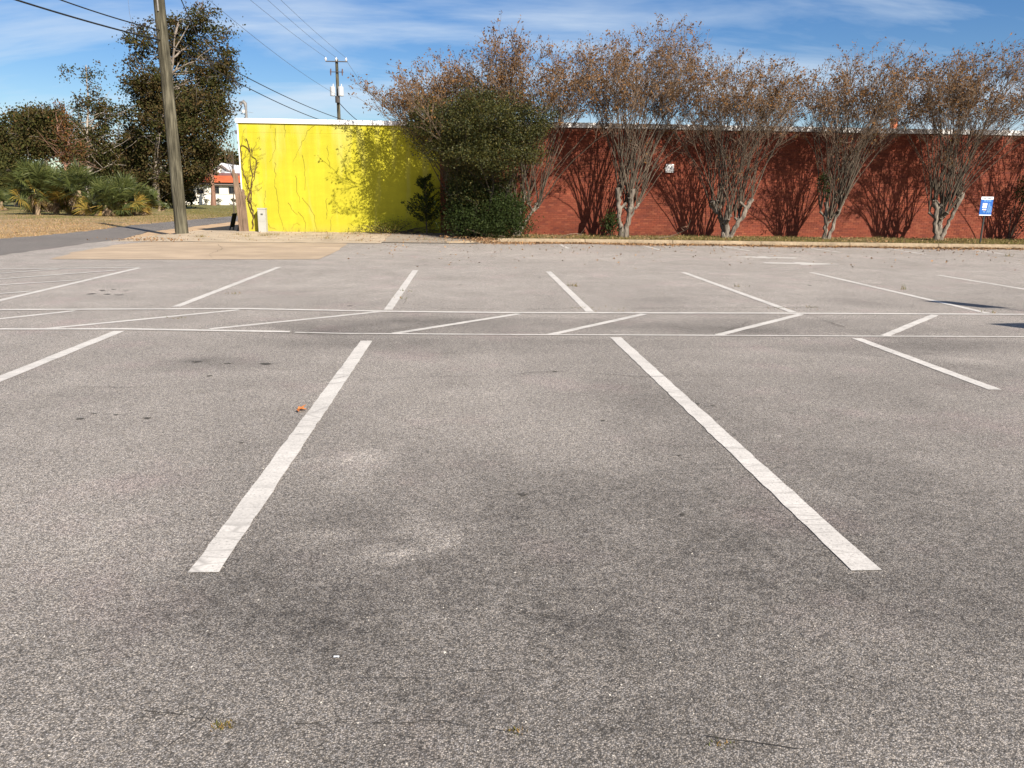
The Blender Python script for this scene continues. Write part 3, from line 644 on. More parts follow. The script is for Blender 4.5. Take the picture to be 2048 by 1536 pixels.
# ------------------------------------------------------------------ red brick building
RX0, RX1, RZ = XR + 0.0, 46.0, 4.22
rb = thing('brick_building', 'long low red brick building wall with white coping behind the crape myrtles', 'building', (RX0, WALL_Y, 0.0))
MORT = mat('mortar', (0.18, 0.066, 0.042), 0.95, 0.1, noise=[(0.7, 0.20, 4), (40, 0.15, 3)])
wall = MB().box((RX0, WALL_Y + 0.0, -0.2), (RX1, WALL_Y + 16, RZ - 0.12)).build('wall', MORT, rb)
BRK = mat('brick_red', (0.3, 0.07, 0.04), 0.85, 0.2, island=[(0.135, 0.033, 0.019), (0.178, 0.045, 0.024), (0.158, 0.039, 0.021), (0.20, 0.058, 0.031), (0.122, 0.031, 0.020), (0.166, 0.042, 0.022)], noise=[(0.7, 0.26, 5), ((0.25, 0.25, 1.6), 0.14, 3), ((6, 6, 14), 0.12, 3), (60, 0.12, 3)], objrand=True)
course, bl, jt = 0.0715, 0.203, 0.009
rng = np.random.default_rng(31)
bv = []; near = []
nco = int((RZ - 0.14 - 0.02) / course)
for c_ in range(nco):
    z0 = 0.02 + c_ * course; x = RX0 + 0.004 + (-0.107 if c_ % 2 else 0)
    while x < 27:
        a, b_ = max(x, RX0 + 0.004), x + bl
        if b_ - a > 0.03:
            full = b_ - a > 0.19
            if full and 10 <= c_ < 22 and 10.9 < x < 16.3 and len(near) < 300: near.append((x, z0))
            else: bv.append((a, b_, z0, rng.normal(0, 0.0007)))
        x += bl + jt
bv = np.array(bv); D0 = 0.009
def brick_verts(a, b_, z0, off):
    y = WALL_Y - D0 + off; z1 = z0 + course - jt
    return [(a, y, z0), (b_, y, z0), (b_, y, z1), (a, y, z1), (a, WALL_Y, z0), (b_, WALL_Y, z0), (b_, WALL_Y, z1), (a, WALL_Y, z1)]
V = np.array([brick_verts(*r) for r in bv]).reshape(-1, 3)
F0 = np.array([(0, 1, 2, 3), (4, 5, 1, 0), (1, 5, 6, 2), (3, 2, 6, 7), (4, 0, 3, 7)])
Fq = (F0[None] + (np.arange(len(bv)) * 8)[:, None, None]).reshape(-1, 4)
MB().add(V, Fq).build('bricks', BRK, wall, kind='stuff')
bm_ = MB().add(np.array([(0, -D0, 0), (bl, -D0, 0), (bl, -D0, course - jt), (0, -D0, course - jt), (0, 0, 0), (bl, 0, 0), (bl, 0, course - jt), (0, 0, course - jt)]), F0).mesh('brick', BRK)
for x, z0 in near:
    o = bpy.data.objects.new('brick', bm_); C.objects.link(o); o.parent = wall; o.location = (x, WALL_Y + rng.normal(0, 0.0007), z0)
x = RX0 + 0.006
while x < RX1 - 0.1:
    x2 = min(x + 3.05, RX1); MB().box((x, WALL_Y - 0.06, RZ - 0.11 + rng.normal(0, 0.003)), (x2 - 0.008, WALL_Y + 0.35, RZ + 0.07 + rng.normal(0, 0.003))).build('coping', WHITE, rb); x = x2
MB().box((RX0 + 0.05, WALL_Y + 0.36, RZ - 0.3), (RX1 - 0.1, WALL_Y + 15.9, RZ - 0.1)).build('roof', MATS['roof_gravel'], rb)
c = WY(1338.5, 337, WALL_Y)
vb = MB().box((c[0] - 0.155, WALL_Y - 0.09, c[2] - 0.15), (c[0] + 0.155, WALL_Y - 0.012, c[2] + 0.16)).build('wall_vent', WHITE, rb)
for k in range(4):
    zz_ = c[2] - 0.10 + k * 0.06
    MB().add([(c[0] - 0.12, WALL_Y - 0.0925, zz_ + 0.045), (c[0] + 0.12, WALL_Y - 0.0925, zz_ + 0.045), (c[0] + 0.12, WALL_Y - 0.115, zz_), (c[0] - 0.12, WALL_Y - 0.115, zz_)], [(0, 3, 2, 1)]).build('louvre', WHITE, vb)
# terracotta flue on the roof
fb, ft = WY(1786, 262, WALL_Y + 2.6), WY(1785, 238, WALL_Y + 2.6)
MB().tube([(fb[0], fb[1], RZ - 0.12), (fb[0], fb[1], ft[2] - 0.1), (fb[0], fb[1], ft[2] - 0.09), (fb[0], fb[1], ft[2])], [0.15, 0.15, 0.19, 0.19], 10, cap=True).build('flue', mat('terracotta', (0.42, 0.13, 0.06), 0.8, noise=(6, 0.15, 3)), rb)

# ------------------------------------------------------------------ trees
BARK_P = mat('crape_bark', (0.155, 0.13, 0.105), 0.9, 0.1, noise=[((16, 16, 4), 0.55, 4), ((7, 7, 2), 0.45, 3), (2, 0.2, 3)], bump=((16, 16, 4), 1.0, 0.05))
SHOOT = mat('crape_shoot', (0.085, 0.068, 0.051), 0.9, 0.1, noise=[(2, 0.3, 3), (9, 0.3, 3)])
TWIG = mat('crape_twig', (0.20, 0.145, 0.105), 0.85, 0.1, island=[(0.105, 0.072, 0.05), (0.17, 0.125, 0.09), (0.135, 0.092, 0.064)])
CLEAF = mat('crape_leaf', (0.15, 0.08, 0.03), 0.8, 0.15, island=[(0.10, 0.052, 0.022), (0.17, 0.082, 0.028), (0.21, 0.108, 0.036), (0.13, 0.072, 0.032), (0.24, 0.125, 0.048), (0.16, 0.07, 0.025)], transl=0.25)
CLEAF2 = mat('crape_leaf_olive', (0.15, 0.10, 0.02), 0.8, 0.15, island=[(0.14, 0.09, 0.02), (0.10, 0.085, 0.02), (0.20, 0.11, 0.025), (0.16, 0.075, 0.02)], transl=0.3)

def unit(v): v = np.asarray(v, float); return v / (np.linalg.norm(v) + 1e-9)
def crape(base, top, seed, label, trunks, shoots=34, spread=0.50, lean=(0, 0), leafy=1.0, olive=0.12, group='crape myrtles along the brick wall'):
    """base, top z; trunks: list of (azimuth, tilt, knob height, radius)"""
    rng = np.random.default_rng(seed); base = np.array(base)
    t = thing('crape_myrtle_tree', label, 'tree', tuple(base), group)
    tr = MB(); cr = MB(); knobs = []
    for az, ti, kh, r in trunks:
        d = np.array([math.cos(az) * math.tan(ti), math.sin(az) * math.tan(ti) * 0.6, 1.0]); off = np.array([math.cos(az), math.sin(az) * 0.6, 0]) * r * 0.8
        n = 13; s = np.linspace(0, 1, n); P = base + off + np.outer(s, d * kh) + rng.normal(0, 0.022, (n, 3)) * (s[:, None] > 0)
        P[0, 2] -= 0.06
        P[:, :2] += np.outer(0.10 * np.sin(s * 3.0) * rng.normal(), [math.cos(az + 1.5), math.sin(az + 1.5)])
        R = r * np.interp(s, [0, 0.12, 0.5, 0.85, 1], [1.45, 1.08, 0.92, 0.95, 1.12]) * rng.uniform(0.84, 1.12, n) * 0.92
        tr.tube(P, R, 9, cap=True); knobs.append((P[-1], unit(P[-1] - P[-3]), r, az))
        # gnarled side knuckles from old pruning
        for k in range(4):
            j = rng.integers(5, n - 1); a2 = rng.uniform(0, 6.28); dd = unit([math.cos(a2), math.sin(a2), 0.9]); L = rng.uniform(0.16, 0.42)
            Q = P[j] + np.outer(np.linspace(0, L, 4), dd); tr.tube(Q, r * np.array([0.62, 0.5, 0.48, 0.56]), 7, cap=True)
            knobs.append((Q[-1], dd, r * 0.6, math.atan2(dd[1], dd[0])))
    leaf = []; leaf2 = []; seedp = []
    for i in range(shoots):
        kp, kd, r, kaz = knobs[i % len(knobs)]
        az = rng.uniform(0, 2 * math.pi)
        sy_ = math.sin(az); out = np.array([math.cos(az), sy_ * (0.55 if sy_ > 0 else 1.0), 0]) * (qr := rng.uniform(0.05, 1.0) ** 0.62) * spread * 1.22 + np.array([lean[0], lean[1], 0])
        out = out + np.array([kd[0], kd[1], 0]) * 0.22
        H = (top - kp[2]) * rng.uniform(0.86, 1.02) * (1 - 0.34 * qr ** 2.2)
        n = 12; s = np.linspace(0, 1, n)
        curve = 0.60 * s + 0.50 * s ** 2.2
        P = kp + np.outer(s, [0, 0, H]) + np.outer(curve, out * (top - kp[2]) * 0.92)
        ph = rng.uniform(0, 6.28, 2); P[:, 0] += 0.07 * np.sin(s * 7 + ph[0]) * s; P[:, 1] += 0.06 * np.sin(s * 6 + ph[1]) * s
        P += np.cumsum(rng.normal(0, 0.018, (n, 3)), 0); P[0] = kp - kd * 0.03
        P[:, 1] = np.where(P[:, 2] < 4.4, np.minimum(P[:, 1], WALL_Y - 0.15), P[:, 1])
        r0 = rng.uniform(0.011, 0.025)
        tr.tube(P, np.interp(s, [0, 0.05, 0.6, 1], [r0 * 1.35, r0, r0 * 0.6, r0 * 0.2]), 5, mi=1)
        nb = rng.integers(10, 14); low_ = 0.5 + 0.06 * rng.random()
        for b_ in range(nb):
            sb = rng.uniform(low_, 1.0) ** 0.85 if rng.random() > 0.05 else rng.uniform(0.25, 0.5); j = min(n - 2, int(sb * (n - 1))); fr = sb * (n - 1) - j; q = P[j] * (1 - fr) + P[j + 1] * fr
            tg = unit(P[j + 1] - P[j]); rd = rng.normal(size=3); rd[2] = abs(rd[2]) * 0.3; d = unit(tg * rng.uniform(0.7, 1.3) + unit(rd) * 0.85)
            L = rng.uniform(0.45, 1.15) * (1.15 - 0.45 * sb) * (0.5 if sb < 0.5 else 1)
            m_ = 5; ss = np.linspace(0, 1, m_); B = q + np.outer(ss * L, d) + np.outer(ss ** 2, [0, 0, 0.16 * L]) + rng.normal(0, 0.03, (m_, 3)) * ss[:, None]
            if q[2] < 4.6: B[:, 1] = np.minimum(B[:, 1], WALL_Y - 0.1)
            cr.tube(B, np.linspace(0.009, 0.0045, m_), 4)
            for w_ in range(rng.integers(4, 6)):
                st = rng.uniform(0.25, 1.0); jj = min(m_ - 2, int(st * (m_ - 1))); q2 = B[jj] + (B[jj + 1] - B[jj]) * (st * (m_ - 1) - jj)
                rd = unit(rng.normal(size=3)); d2 = unit(d * 0.9 + rd * 0.9 + np.array([0, 0, 0.25])); L2 = rng.uniform(0.18, 0.55)
                W_ = q2 + np.outer(np.array([0, 0.5, 1]) * L2, d2) + np.array([[0, 0, 0], rng.normal(0, 0.02, 3), [0, 0, 0]])
                cr.tube(W_, [0.0055, 0.0045, 0.003], 3)
                hi = q2[2] > base[2] + 4.2
                if rng.random() < (0.68 if hi else 0.16) * leafy:
                    k = rng.integers(3, 8); pts = W_[-1] + rng.normal(0, 0.05, (k, 3)) - np.outer(rng.uniform(0, 0.5, k) * L2, d2)
                    (leaf2 if (rng.random() < olive and q2[2] < base[2] + 4.6) else leaf).append(pts)
                if hi and rng.random() < 0.35: seedp.append(W_[-1] + rng.normal(0, 0.035, (5, 3)))
    if leaf: cr.leaves(np.vstack(leaf), 0.085, rng, 0.5, mi=1)
    if leaf2: cr.leaves(np.vstack(leaf2), 0.07, rng, 0.5, mi=2)
    if seedp: cr.leaves(np.vstack(seedp), 0.035, rng, 0.8, mi=0)
    tr.build('trunk', [BARK_P, SHOOT], t, smooth=True); cr.build('crown', [TWIG, CLEAF, CLEAF2], t)
    return t
TY = 28.95
def tx(px, py=474): return float(WY(px, py, TY)[0])
def topz(py, px=1245): return float(WY(px, py, TY)[2]) - 0.5
PI = math.pi
crape((tx(1246), TY, 0.14), topz(38, 1300), 101, 'leafless crape myrtle with two upright pale trunks and a small holly at its foot', [(PI * 0.95, 0.10, 1.75, 0.105), (0.15, 0.12, 1.75, 0.11), (0.5, 0.42, 1.2, 0.05)], 62, 0.40, (0.06, 0))
crape((tx(1455), TY + 0.1, 0.14), topz(92, 1500), 102, 'leafless crape myrtle forking low into a wide V near the white wall vent', [(2.6, 0.42, 1.35, 0.10), (0.1, 0.50, 1.45, 0.10), (1.2, 0.1, 1.2, 0.12)], 62, 0.42, (0.07, 0))
crape((tx(1655), TY + 0.05, 0.14), topz(96, 1720), 103, 'leafless crape myrtle with slim twin trunks and dark ivy on one stem', [(2.8, 0.06, 1.35, 0.085), (0.1, 0.30, 1.6, 0.075)], 58, 0.40, (0.10, 0), olive=0.25)
crape((tx(1874), TY - 0.1, 0.14), topz(88, 1950), 104, 'leafless crape myrtle with several trunks, next to the blue sign', [(2.9, 0.16, 1.5, 0.10), (0.2, 0.40, 1.75, 0.08), (0.9, 0.22, 1.6, 0.09), (1.8, 0.05, 1.3, 0.10)], 66, 0.42, (0.07, 0))
crape((tx(2105), TY, 0.14), topz(92, 2150), 105, 'crape myrtle on the far side of the blue sign, last of the row', [(2.7, 0.2, 1.5, 0.10), (0.2, 0.3, 1.6, 0.09), (1.2, 0.1, 1.3, 0.09)], 42, 0.44, (0.02, 0))
crape((tx(1035), TY + 0.3, 0.14), topz(52, 1060), 106, 'tall crape myrtle rising behind the green bush, its pale stems leaning to the brick', [(2.9, 0.12, 1.5, 0.09), (0.2, 0.55, 1.35, 0.06), (0.8, 0.2, 1.6, 0.08)], 54, 0.50, (0.06, 0), leafy=1.4)
crape((tx(925), TY + 0.35, 0.14), topz(112, 900), 107, 'spreading brown-leaved crape myrtle reaching over the yellow wall', [(2.9, 0.25, 1.5, 0.09), (0.2, 0.3, 1.5, 0.08), (1.5, 0.1, 1.5, 0.09)], 62, 0.50, (-0.20, 0), leafy=1.6)

def cloud(rng, blobs, n, clump=0.25, per=14):
    """points gathered in small clumps spread through ellipsoids (cx,cy,cz,rx,ry,rz,weight)"""
    b = np.array(blobs); wt = b[:, 6] * b[:, 3] * b[:, 4] * b[:, 5]; wt = wt / wt.sum()
    nc = max(1, n // per); pick = rng.choice(len(b), nc, p=wt); d = rng.normal(size=(nc, 3)); d /= np.linalg.norm(d, axis=1)[:, None]
    r = rng.uniform(0.12, 1.0, nc) ** 0.45 * rng.uniform(0.86, 1.1, nc)
    c = b[pick, :3] + d * r[:, None] * b[pick, 3:6]
    sz = clump * rng.uniform(0.5, 1.4, nc)
    p = np.repeat(c, per, 0) + rng.normal(size=(nc * per, 3)) * np.repeat(sz, per)[:, None] * np.array([1, 1, 0.7])
    return p, c
def pblob(px, py, rx, ry, Y, ryd=None, wgt=1.0):
    c = WY(px, py, Y); k = Y / FPX
    return (c[0], Y, c[2], rx * k, (ryd if ryd else (rx + ry) / 2 * k), ry * k, wgt)
def limb(mb, a, b_, r0, r1, rng, wig=0.05, n=7, k=6, mi=0):
    a, b_ = np.array(a, float), np.array(b_, float); s = np.linspace(0, 1, n); L = np.linalg.norm(b_ - a)
    P = a + np.outer(s, b_ - a); P[1:-1] += np.cumsum(rng.normal(0, wig * L / n, (n - 2, 3)), 0) * np.sin(s[1:-1] * PI)[:, None]
    mb.tube(P, np.linspace(r0, r1, n), k, mi); return P

DARKBARK = mat('dark_bark', (0.05, 0.041, 0.032), 0.9, 0.1, noise=[((10, 10, 2), 0.35, 4)], bump=((20, 20, 4), 0.5, 0.03))
EVER = mat('evergreen_leaf', (0.06, 0.075, 0.015), 0.6, 0.3, island=[(0.020, 0.028, 0.007), (0.038, 0.043, 0.009), (0.066, 0.060, 0.011), (0.026, 0.033, 0.007), (0.10, 0.080, 0.014), (0.017, 0.024, 0.007)], transl=0.2)
HOLLY = mat('holly_leaf', (0.025, 0.05, 0.012), 0.65, 0.15, island=[(0.013, 0.022, 0.005), (0.022, 0.034, 0.007), (0.036, 0.048, 0.010), (0.015, 0.024, 0.006)], transl=0.15)

# olive evergreen tree in front of the joint between the walls
rng = np.random.default_rng(41)
eb = np.array([tx(955), 28.0, 0.12])
et = thing('evergreen_tree', 'dense olive green evergreen tree where the yellow and brick walls meet', 'tree', tuple(eb))
blobs = [pblob(*a) for a in [(965, 240, 85, 50, 27.3), (900, 252, 60, 42, 27.5, None, 0.8), (1045, 246, 58, 40, 27.3), (855, 225, 40, 30, 27.8, None, 0.7), (930, 298, 72, 32, 27.5), (990, 308, 80, 32, 27.2), (1060, 290, 36, 36, 27.3), (850, 275, 36, 32, 27.8, None, 0.65), (832, 250, 18, 28, 27.9, None, 0.6), (960, 196, 50, 22, 27.5, None, 0.8), (1092, 238, 28, 22, 27.4, None, 0.8), (930, 345, 34, 20, 27.9), (1000, 338, 45, 16, 27.5), (945, 380, 44, 30, 28.2, None, 0.8), (1010, 368, 32, 22, 28.1, None, 0.5), (880, 318, 30, 14, 27.7, None, 0.6), (1020, 200, 30, 14, 27.5, None, 0.7)]]
g = MB(); p, cs = cloud(rng, blobs, 64000, 0.19, 60); g.leaves(p, 0.066, rng, 0.5, up=0.15, mi=0)
g2 = MB()
for i, px in enumerate((935, 950, 968, 985, 1000)):
    a = np.array([tx(px), 28.2 + rng.normal(0, 0.15), 0.08]); b_ = np.array(WY(px + rng.normal(0, 40) + (i - 2) * 18, 290, 28.0 + rng.normal(0, 0.4)))
    P = limb(g2, a, b_, 0.075 - 0.006 * i, 0.035, rng, 0.12, 9, 7)
    for k in range(9): limb(g2, P[rng.integers(4, 9)], cs[rng.integers(len(cs))], 0.022, 0.008, rng, 0.1, 6, 4)
for k in range(260): 
    q = cs[rng.integers(len(cs))]; limb(g2, q, q + rng.normal(0, 0.35, 3), 0.007, 0.003, rng, 0.1, 4, 3)
g2.build('trunk', DARKBARK, et, smooth=True); g.build('crown', EVER, et)

def bush(name, label, base, blobs, n, size, m_, seed, cat='bush', clump=0.12, stems=10, up=0.3, asp=0.5):
    rng = np.random.default_rng(seed); t = thing(name, label, cat, tuple(base)); g = MB(); p, cs = cloud(rng, blobs, n, clump, 12)
    p = p[p[:, 2] > base[2] + 0.01]; g.leaves(p, size, rng, asp, up=up); h = MB()
    for k in range(stems): limb(h, np.array(base) + np.append(rng.normal(0, 0.06, 2), -0.05), cs[rng.integers(len(cs))], 0.016, 0.005, rng, 0.12, 6, 4)
    h.build('stem', DARKBARK, t); g.build('foliage', m_, t); return t
bush('holly_bush', 'dark glossy green bush under the olive evergreen tree against the brick', (tx(1005), 28.0, 0.13), [pblob(*a) for a in [(1012, 425, 42, 34, 27.9), (985, 445, 30, 22, 28.0), (1036, 448, 26, 18, 27.7), (995, 392, 22, 26, 28.2), (1030, 405, 18, 16, 28.1), (1005, 455, 50, 14, 27.6)]], 13000, 0.07, HOLLY, 51, clump=0.2)
bush('holly_bush', 'tall dark shrub in the shade beside the joint of the two walls', (tx(925), 28.6, 0.13), [pblob(*a) for a in [(935, 430, 42, 40, 28.4), (920, 390, 24, 40, 28.8), (940, 370, 44, 34, 28.4), (930, 455, 50, 14, 28.1), (905, 440, 16, 26, 28.5), (950, 440, 40, 30, 28.4), (965, 400, 46, 44, 29.0), (915, 400, 20, 60, 29.2)]], 22000, 0.07, HOLLY, 52, clump=0.2)
bush('holly_bush', 'small green holly at the foot of the twin-trunked crape myrtle', (tx(1221), 29.0, 0.13), [pblob(*a) for a in [(1222, 450, 15, 19, 29.0), (1226, 432, 8, 9, 29.0)]], 900, 0.08, HOLLY, 53)
bush('holly_bush', 'dark green shrub behind the blue sign against the brick', (tx(2050), 29.9, 0.13), [pblob(*a) for a in [(2050, 380, 14, 28, 30.0), (2060, 430, 14, 40, 30.0)]], 1400, 0.08, HOLLY, 54)
bush('ivy_patch', 'dark ivy leaves clinging to a stem of the slim twin-trunked crape myrtle', (tx(1655), 28.9, 0.14), [pblob(*a) for a in [(1648, 360, 7, 18, 28.95), (1650, 385, 8, 12, 28.95)]], 420, 0.07, HOLLY, 55, cat='ivy', clump=0.07, stems=3)
# spiky young conifer-like shrub before the yellow wall
rng = np.random.default_rng(56); sb_ = np.array([tx(852), 29.6, 0.16])
st_ = thing('spiky_shrub', 'upright dark green spiky shrub in front of the yellow wall', 'shrub', tuple(sb_)); g = MB(); h = MB()
tipz = float(WY(848, 352, 29.6)[2]); limb(h, sb_, (sb_[0] - 0.05, 29.6, tipz), 0.03, 0.008, rng, 0.05, 9, 5)
for k in range(46):
    z = sb_[2] + (tipz - sb_[2]) * rng.uniform(0.08, 0.95); a = rng.uniform(0, 6.28); L = (0.72 * (1 - (z - sb_[2]) / (tipz - sb_[2])) + 0.16) * rng.uniform(0.6, 1.1)
    q = np.array([sb_[0] - 0.03, 29.6, z]); e_ = q + np.array([math.cos(a) * L, math.sin(a) * L * 0.8, L * rng.uniform(0.4, 0.9)]); P = limb(h, q, e_, 0.010, 0.004, rng, 0.05, 6, 4)
    for j in range(1, 6): g.leaves(P[j] + rng.normal(0, 0.035, (13, 3)), 0.10, rng, 0.32, dirs=np.tile(unit(e_ - q), (13, 1)))
h.build('stem', DARKBARK, st_); g.build('foliage', HOLLY, st_)
# rank weeds and vine tangle at the foot of the yellow wall
bush('weed_patch', 'tangle of yellow green weeds along the shaded foot of the yellow wall', (tx(775), 30.2, 0.17), [pblob(*a) for a in [(740, 458, 50, 8, 30.2), (800, 452, 45, 12, 30.2), (868, 455, 22, 14, 29.9), (700, 462, 20, 4, 30.2)]], 1500, 0.06, mat('weed_leaf', (0.13, 0.15, 0.02), 0.7, 0.2, island=[(0.10, 0.12, 0.02), (0.2, 0.17, 0.03), (0.14, 0.09, 0.03)], transl=0.3), 57, cat='weeds', clump=0.12, stems=40)

# ---- trees beyond the road
OAKLEAF = mat('oak_leaf', (0.07, 0.055, 0.02), 0.8, 0.12, island=[(0.030, 0.029, 0.011), (0.068, 0.045, 0.017), (0.05, 0.046, 0.014), (0.105, 0.06, 0.024), (0.04, 0.037, 0.013), (0.085, 0.054, 0.019)], transl=0.2)
DKLEAF = mat('dark_leaf', (0.04, 0.045, 0.015), 0.8, 0.12, island=[(0.025, 0.03, 0.010), (0.048, 0.05, 0.013), (0.066, 0.06, 0.016), (0.035, 0.038, 0.012)], transl=0.2)
RUST = mat('rust_leaf', (0.16, 0.065, 0.02), 0.8, 0.2, island=[(0.10, 0.06, 0.02), (0.20, 0.075, 0.02), (0.07, 0.05, 0.018), (0.15, 0.055, 0.018)], transl=0.2)
GREYBARK = mat('grey_bark', (0.20, 0.165, 0.135), 0.9, 0.1, noise=[((3, 3, 0.6), 0.35, 4)], bump=((6, 6, 1), 0.6, 0.05))
PALEBARK = mat('pale_bark', (0.33, 0.28, 0.235), 0.9, 0.1, noise=[((3, 3, 0.6), 0.25, 4)])
def ftree(name, label, base_px, Y, trunk, blobs, n, size, m_, seed, clump=0.5, r0=0.35, limbs=22, bark=GREYBARK, group=None, twigs=60, m2=None, frac2=0.0, per=14):
    """trunk: pixel path from foot to top at depth Y"""
    rng = np.random.default_rng(seed); b0 = WY(*base_px, Y); b0[2] = -0.04
    t = thing(name, label, 'tree', tuple(b0), group); h = MB(); g = MB()
    P = [b0] + [WY(x, y, Y + rng.normal(0, 0.3)) for x, y in trunk]; Q = []
    for i in range(len(P) - 1):
        for k in range(4): Q.append(P[i] + (P[i + 1] - P[i]) * k / 4 + (rng.normal(0, r0 * 0.12, 3) if (i + k) else 0))
    Q.append(P[-1]); Q = np.array(Q); nq = len(Q)
    h.tube(Q, np.interp(np.linspace(0, 1, nq), [0, 0.06, 1], [r0 * 1.35, r0, r0 * 0.15]), 8)
    p, cs = cloud(rng, [pblob(*a) for a in blobs], n, clump, per)
    k2 = rng.random(len(p)) < frac2 if frac2 else np.zeros(len(p), bool)
    if frac2: k2 = np.repeat(rng.random(len(cs)) < frac2, per)[:len(p)]
    g.leaves(p[~k2], size, rng, 0.6, mi=0)
    if k2.any(): g.leaves(p[k2], size, rng, 0.6, mi=1)
    for k in range(limbs):
        c_ = cs[rng.integers(len(cs))]; cand = Q[nq // 4:]; below = cand[cand[:, 2] < c_[2] + 0.3]; src = below[-1 - min(len(below) - 1, rng.integers(0, 5))] if len(below) else cand[0]
        L = limb(h, src, c_, r0 * rng.uniform(0.14, 0.34), 0.025, rng, 0.16, 9, 5)
        for j in range(3): limb(h, L[rng.integers(3, 8)], L[-1] + rng.normal(0, 0.9, 3), 0.035, 0.012, rng, 0.12, 6, 4)
    for k in range(twigs):
        q = cs[rng.integers(len(cs))]; limb(h, q, q + rng.normal(0, clump * 1.8, 3), 0.02, 0.008, rng, 0.1, 4, 3)
    h.build('trunk', bark, t, smooth=True); g.build('crown', [m_] + ([m2] if m2 else []), t); return t
BG = 'trees beyond the road'
ftree('oak_tree', 'tall oak with russet green crown behind the leaning wooden pole', (313, 416), 86, [(311, 350), (318, 270), (330, 200), (345, 130), (350, 70)],
      [(a[0], a[1], a[2], a[3], 86 + a[4]) for a in [(280, 85, 26, 28, 0), (300, 55, 22, 14, 1), (335, 50, 30, 24, 2), (400, 30, 26, 14, 0), (430, 22, 10, 6, 0), (400, 60, 35, 22, 2), (450, 78, 16, 18, 0), (435, 120, 32, 40, 1), (360, 100, 45, 38, 3), (275, 130, 22, 22, 0), (290, 160, 42, 28, 0), (250, 172, 12, 8, 0), (330, 190, 60, 36, 2), (415, 165, 46, 34, 0), (455, 150, 16, 32, 1), (395, 215, 55, 34, -1), (440, 215, 24, 26, -1), (345, 245, 60, 34, 0), (300, 225, 30, 28, 1), (390, 265, 48, 34, -2), (425, 250, 24, 30, -2), (460, 235, 8, 14, -2), (330, 300, 50, 36, 1), (390, 315, 42, 36, -1), (425, 305, 18, 28, -1), (290, 290, 34, 34, 2), (350, 350, 50, 30, 0), (395, 350, 26, 24, 0), (285, 345, 36, 36, 3), (340, 385, 40, 22, 2)]], 74000, 0.24, OAKLEAF, 61, 0.50, 0.36, 70, GREYBARK, BG, 160, DKLEAF, 0.4, per=70)
ftree('sparse_tree', 'thin half bare tree with tufts of leaves at its top, behind the palmettos', (176, 412), 84, [(177, 350), (174, 280), (176, 210), (172, 130)],
      [(a[0], a[1], a[2], a[3], 84) for a in [(133, 145, 9, 12), (150, 135, 6, 5), (175, 150, 10, 16), (195, 125, 9, 6), (200, 150, 6, 10), (188, 175, 12, 10), (165, 205, 18, 14), (190, 210, 14, 24), (160, 225, 10, 10), (215, 225, 20, 22), (235, 245, 14, 12), (155, 260, 26, 24), (205, 265, 26, 22), (175, 300, 42, 30), (125, 235, 7, 16), (215, 310, 26, 22), (150, 330, 26, 24)]], 13000, 0.23, DKLEAF, 62, 0.34, 0.22, 55, PALEBARK, BG, 110, OAKLEAF, 0.4)
ftree('broadleaf_tree', 'dark rounded tree at the road end of the tree line', (35, 405), 90, [(36, 340), (40, 280), (45, 240)], [(a[0], a[1], a[2], a[3], 90) for a in [(25, 265, 36, 40), (45, 235, 24, 20), (12, 300, 40, 40), (60, 290, 30, 34), (30, 350, 60, 34), (-20, 300, 40, 60), (-40, 350, 50, 50)]], 26000, 0.27, DKLEAF, 63, 0.5, 0.3, 26, GREYBARK, BG, 40, OAKLEAF, 0.3)
ftree('broadleaf_tree', 'olive leaved tree with an upright trunk above the palmettos', (93, 408), 82, [(92, 340), (90, 290), (88, 240)], [(a[0], a[1], a[2], a[3], 82) for a in [(85, 245, 32, 26), (65, 262, 20, 24), (105, 265, 22, 26), (80, 290, 34, 24), (110, 230, 12, 12), (55, 230, 10, 14)]], 20000, 0.24, OAKLEAF, 64, 0.45, 0.22, 30, GREYBARK, BG, 40, DKLEAF, 0.5)
ftree('rust_tree', 'small tree with rust coloured leaves and crooked limbs behind the palmettos', (131, 405), 78, [(131, 350), (130, 320), (125, 290), (115, 260), (112, 225)], [(a[0], a[1], a[2], a[3], 78) for a in [(130, 290, 14, 14), (150, 297, 16, 10), (140, 275, 8, 8), (128, 312, 14, 8), (125, 245, 9, 18), (118, 270, 8, 12), (122, 215, 8, 10), (150, 315, 14, 10)]], 3000, 0.19, RUST, 65, 0.32, 0.17, 34, mat('red_bark', (0.20, 0.11, 0.075), 0.9, noise=((4, 4, 1), 0.3, 4)), BG, 60, DKLEAF, 0.45)
ftree('broadleaf_tree', 'green undergrowth tree standing between the oak and the palmettos', (235, 408), 95, [(235, 370), (232, 320), (228, 290)], [(a[0], a[1], a[2], a[3], 95) for a in [(235, 320, 36, 32), (262, 300, 26, 30), (255, 350, 36, 32), (205, 350, 40, 30), (265, 270, 18, 18), (250, 225, 10, 20), (265, 250, 10, 12)]], 22000, 0.27, DKLEAF, 66, 0.48, 0.25, 26, PALEBARK, BG, 50, OAKLEAF, 0.25)
ftree('broadleaf_tree', 'dark low tree mass closing the gap left of the palmettos', (-60, 405), 74, [(-60, 350), (-58, 310)], [(a[0], a[1], a[2], a[3], 74) for a in [(-60, 330, 70, 60), (-30, 370, 60, 30), (10, 375, 45, 24), (-110, 360, 70, 50)]], 9000, 0.3, DKLEAF, 67, 0.45, 0.25, 16, GREYBARK, BG, 30)
ftree('broadleaf_tree', 'rounded tree crown rising behind the white house', (455, 400), 150, [(455, 360), (452, 330)], [(a[0], a[1], a[2], a[3], 150) for a in [(455, 330, 26, 22), (430, 318, 18, 22), (470, 322, 20, 18), (405, 325, 22, 24)]], 5000, 0.5, DKLEAF, 68, 0.8, 0.3, 12, GREYBARK, BG, 20, OAKLEAF, 0.3)
